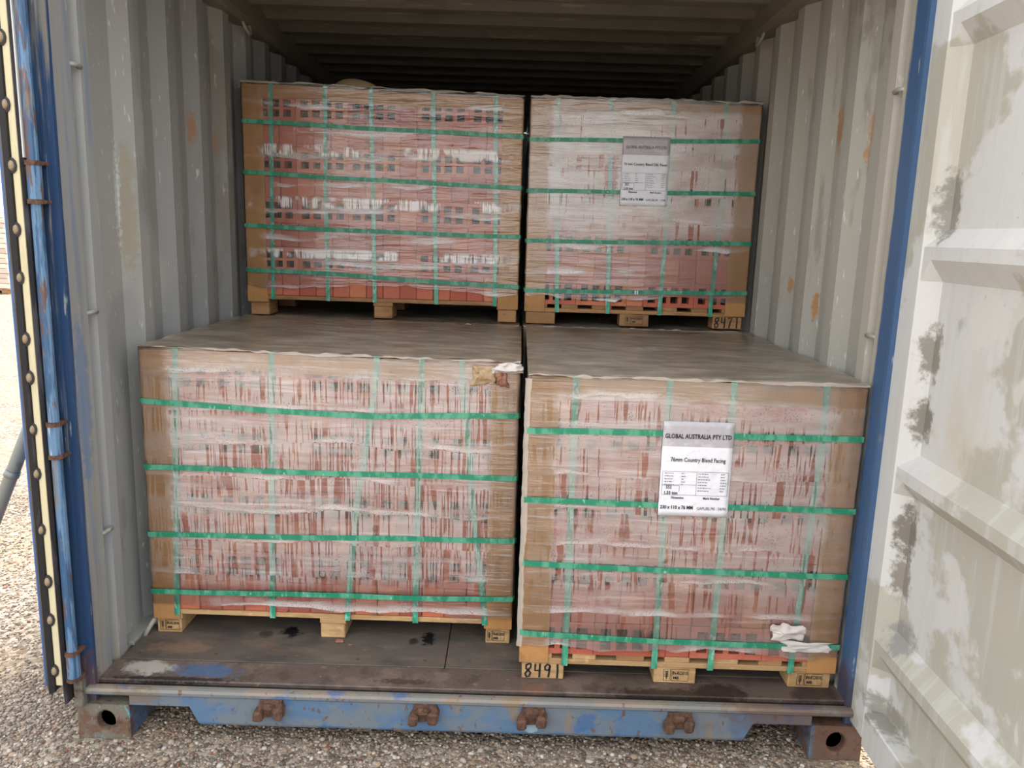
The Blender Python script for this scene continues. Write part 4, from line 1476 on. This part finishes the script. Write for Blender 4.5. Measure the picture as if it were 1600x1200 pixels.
def crumple(parent, name, c, sx, sy, sz, mat, seed, n=16, amp=.5):
    """scrap of crumpled sheet with a ragged outline, standing off its pack"""
    u, v = np.meshgrid(np.linspace(-1, 1, n), np.linspace(-1, 1, n), indexing='ij')
    rr = 1 + .25 * vnoise(np.arctan2(v, u), u * 0, 1.6, 1, seed)
    X = c[0] + sx * u * rr + sx * .15 * vnoise(u, v, 2, 2, seed + 1)
    Z = c[2] + sz * v * rr + sz * .15 * vnoise(u, v, 2, 2, seed + 2)
    Y = c[1] + sy * (amp * vnoise(u, v, 2.2, 2.2, seed + 3) + .5 * amp * vnoise(u, v, 5, 5, seed + 4) - .5 * (1 - np.maximum(abs(u), abs(v))))
    o = grid_mesh(name, np.stack([X, Y, Z], -1), mat, parent)
    sd = o.modifiers.new('solid', 'SOLIDIFY')
    sd.thickness = .0012
    return o


# torn corner of the lower left pack
crumple(LL, 'torn_cardboard', (.505, -.020, .958), .040, .014, .032, MT['sheet'], 3)
crumple(LL, 'torn_film', (.590, -.026, .985), .046, .016, .018, MT['scrap'], 7)
crumple(LL, 'torn_film', (.566, -.020, .955), .020, .012, .030, MT['chip'], 9)
mb = MB()
mb.cbox((.545, -.017, .930), (.580, -.012, .968), .002)  # thin dark plate painting the shade inside the tear, no real opening
mb.build('torn_hole_shade', MT['dark'], LL)
zv = np.linspace(.12, .99, 120)
hv = np.linspace(0, 1, 5)
ZV, HV = np.meshgrid(zv, hv, indexing='ij')
XV = -.516 + HV * (.016 + .006 * vnoise(zv, zv * 0, 9, 1, 77)[:, None]) + .002 * vnoise(ZV, HV, 60, 2, 78) - .002
YV = -.0150 + .0015 * vnoise(ZV, HV, 50, 2, 79) + (1 - HV) * .008
grid_mesh('film_fold', np.stack([XV, YV, ZV], -1), MT['hem'], LR)
# torn film at the foot of the lower right pack
crumple(LR, 'torn_film', (.335, -.024, .205), .050, .012, .026, MT['scrap'], 21)
crumple(LR, 'torn_film', (.40, -.022, .155), .080, .010, .018, MT['scrap'], 23)
# cardboard flap lifted on top of the upper left pack
u, v = np.meshgrid(np.linspace(-1, 1, 18), np.linspace(0, 1, 10), indexing='ij')
X = -.13 + .11 * u
Y = .03 + .25 * v
Z = TOPZ + .016 + (.058 * np.maximum(0, 1 - u ** 2) ** .6 + .012 * vnoise(u, v, 2, 2, 4) * (1 - u ** 2)) * (1 - .8 * v) * np.clip(v / .12, 0, 1)
o = grid_mesh('lifted_flap', np.stack([X, Y, Z], -1), MT['sheet'], UL)
sd = o.modifiers.new('solid', 'SOLIDIFY')
sd.thickness = .004

# ------------------------------------------------------------------ small things
def chip(x, y, s, label, seed):
    r = np.random.RandomState(seed)
    mb = MB()
    mb.cbox((-s, -s * .6, 0), (s, s * .6, s * .7), s * .22)
    mb.v = [(p[0] * (1 + r.uniform(-.25, .25)) + x, p[1] * (1 + r.uniform(-.25, .25)) + y, p[2] * (1 + r.uniform(-.2, .2)) + FZ) for p in mb.v]
    o = mb.build('brick_chip', MT['chip'])
    thing(o, label, 'brick chip')


chip(-.475, .318, .013, 'larger orange brick chip lying on the floor before the middle pallet block', 3)
chip(-.435, .300, .006, 'tiny brick crumb beside the larger chip on the container floor', 5)

mb = MB()
for dx in (-.007, .003):
    mb.cbox((dx, -.0185, .149), (dx + .006, -.0165, .167), .0006)
mb.build('strap_seal', MT['paper'], UR)

# pole leaning behind the left door
mb = MB()
a, b = Vector((-1.805, .6, .529)), Vector((-1.693, .6, .78))
d = (b - a).normalized()
p0 = a - d * (a.z / d.z)
p1 = a + d * ((1.56 - a.z) / d.z)
mb.tube([p0, p1], .024, 14)
o = mb.build('pole', MT['galv'], smooth=True)
thing(o, 'grey galvanised steel pole leaning behind the blue door', 'pole')
mb = MB()
q = a + d * .14
mb.tube([q - d * .012, q + d * .012], .0275, 14)
mb.build('collar', MT['galv'], o, smooth=True)

# stack of pale bricks on a pallet in the yard, far behind the left door
st = link('brick_stack', None, None, (-11.6, 15.2, 0))
thing(st, 'pale brick stack on a pallet far off in the yard behind the door', 'brick stack')
MT['pale'] = wear('pale_yard_brick', srgb(214, 200, 186), [(srgb(170, 116, 96), (1, 1, 1), 0.5, 0.1, 0.3)], 0.85, jitter=0.25)
mb = MB()
mb.cbox((-.115, -.05, 0), (.115, .05, .098), .006)
pale_me = mb.mesh('brick', MT['pale'])
mb = MB()
for x in (-.8, 0, .8):
    mb.cbox((x - .07, -.5, 0), (x + .07, .5, .09), .005)
mb.cbox((-.9, -.5, .09), (.9, .5, .12), .005)
mb.build('pallet', MT['wood_d'], st)
mb = MB()
mb.box((-.84, -.38, .12), (.84, .45, 1.72))
mb.build('brick_core', MT['wood_d'], st)
for r_ in range(15):
    for c_ in range(7):
        link('brick', pale_me, st, (-.735 + c_ * .245 + (.03 if r_ % 2 else 0), -.43, .122 + r_ * .106))
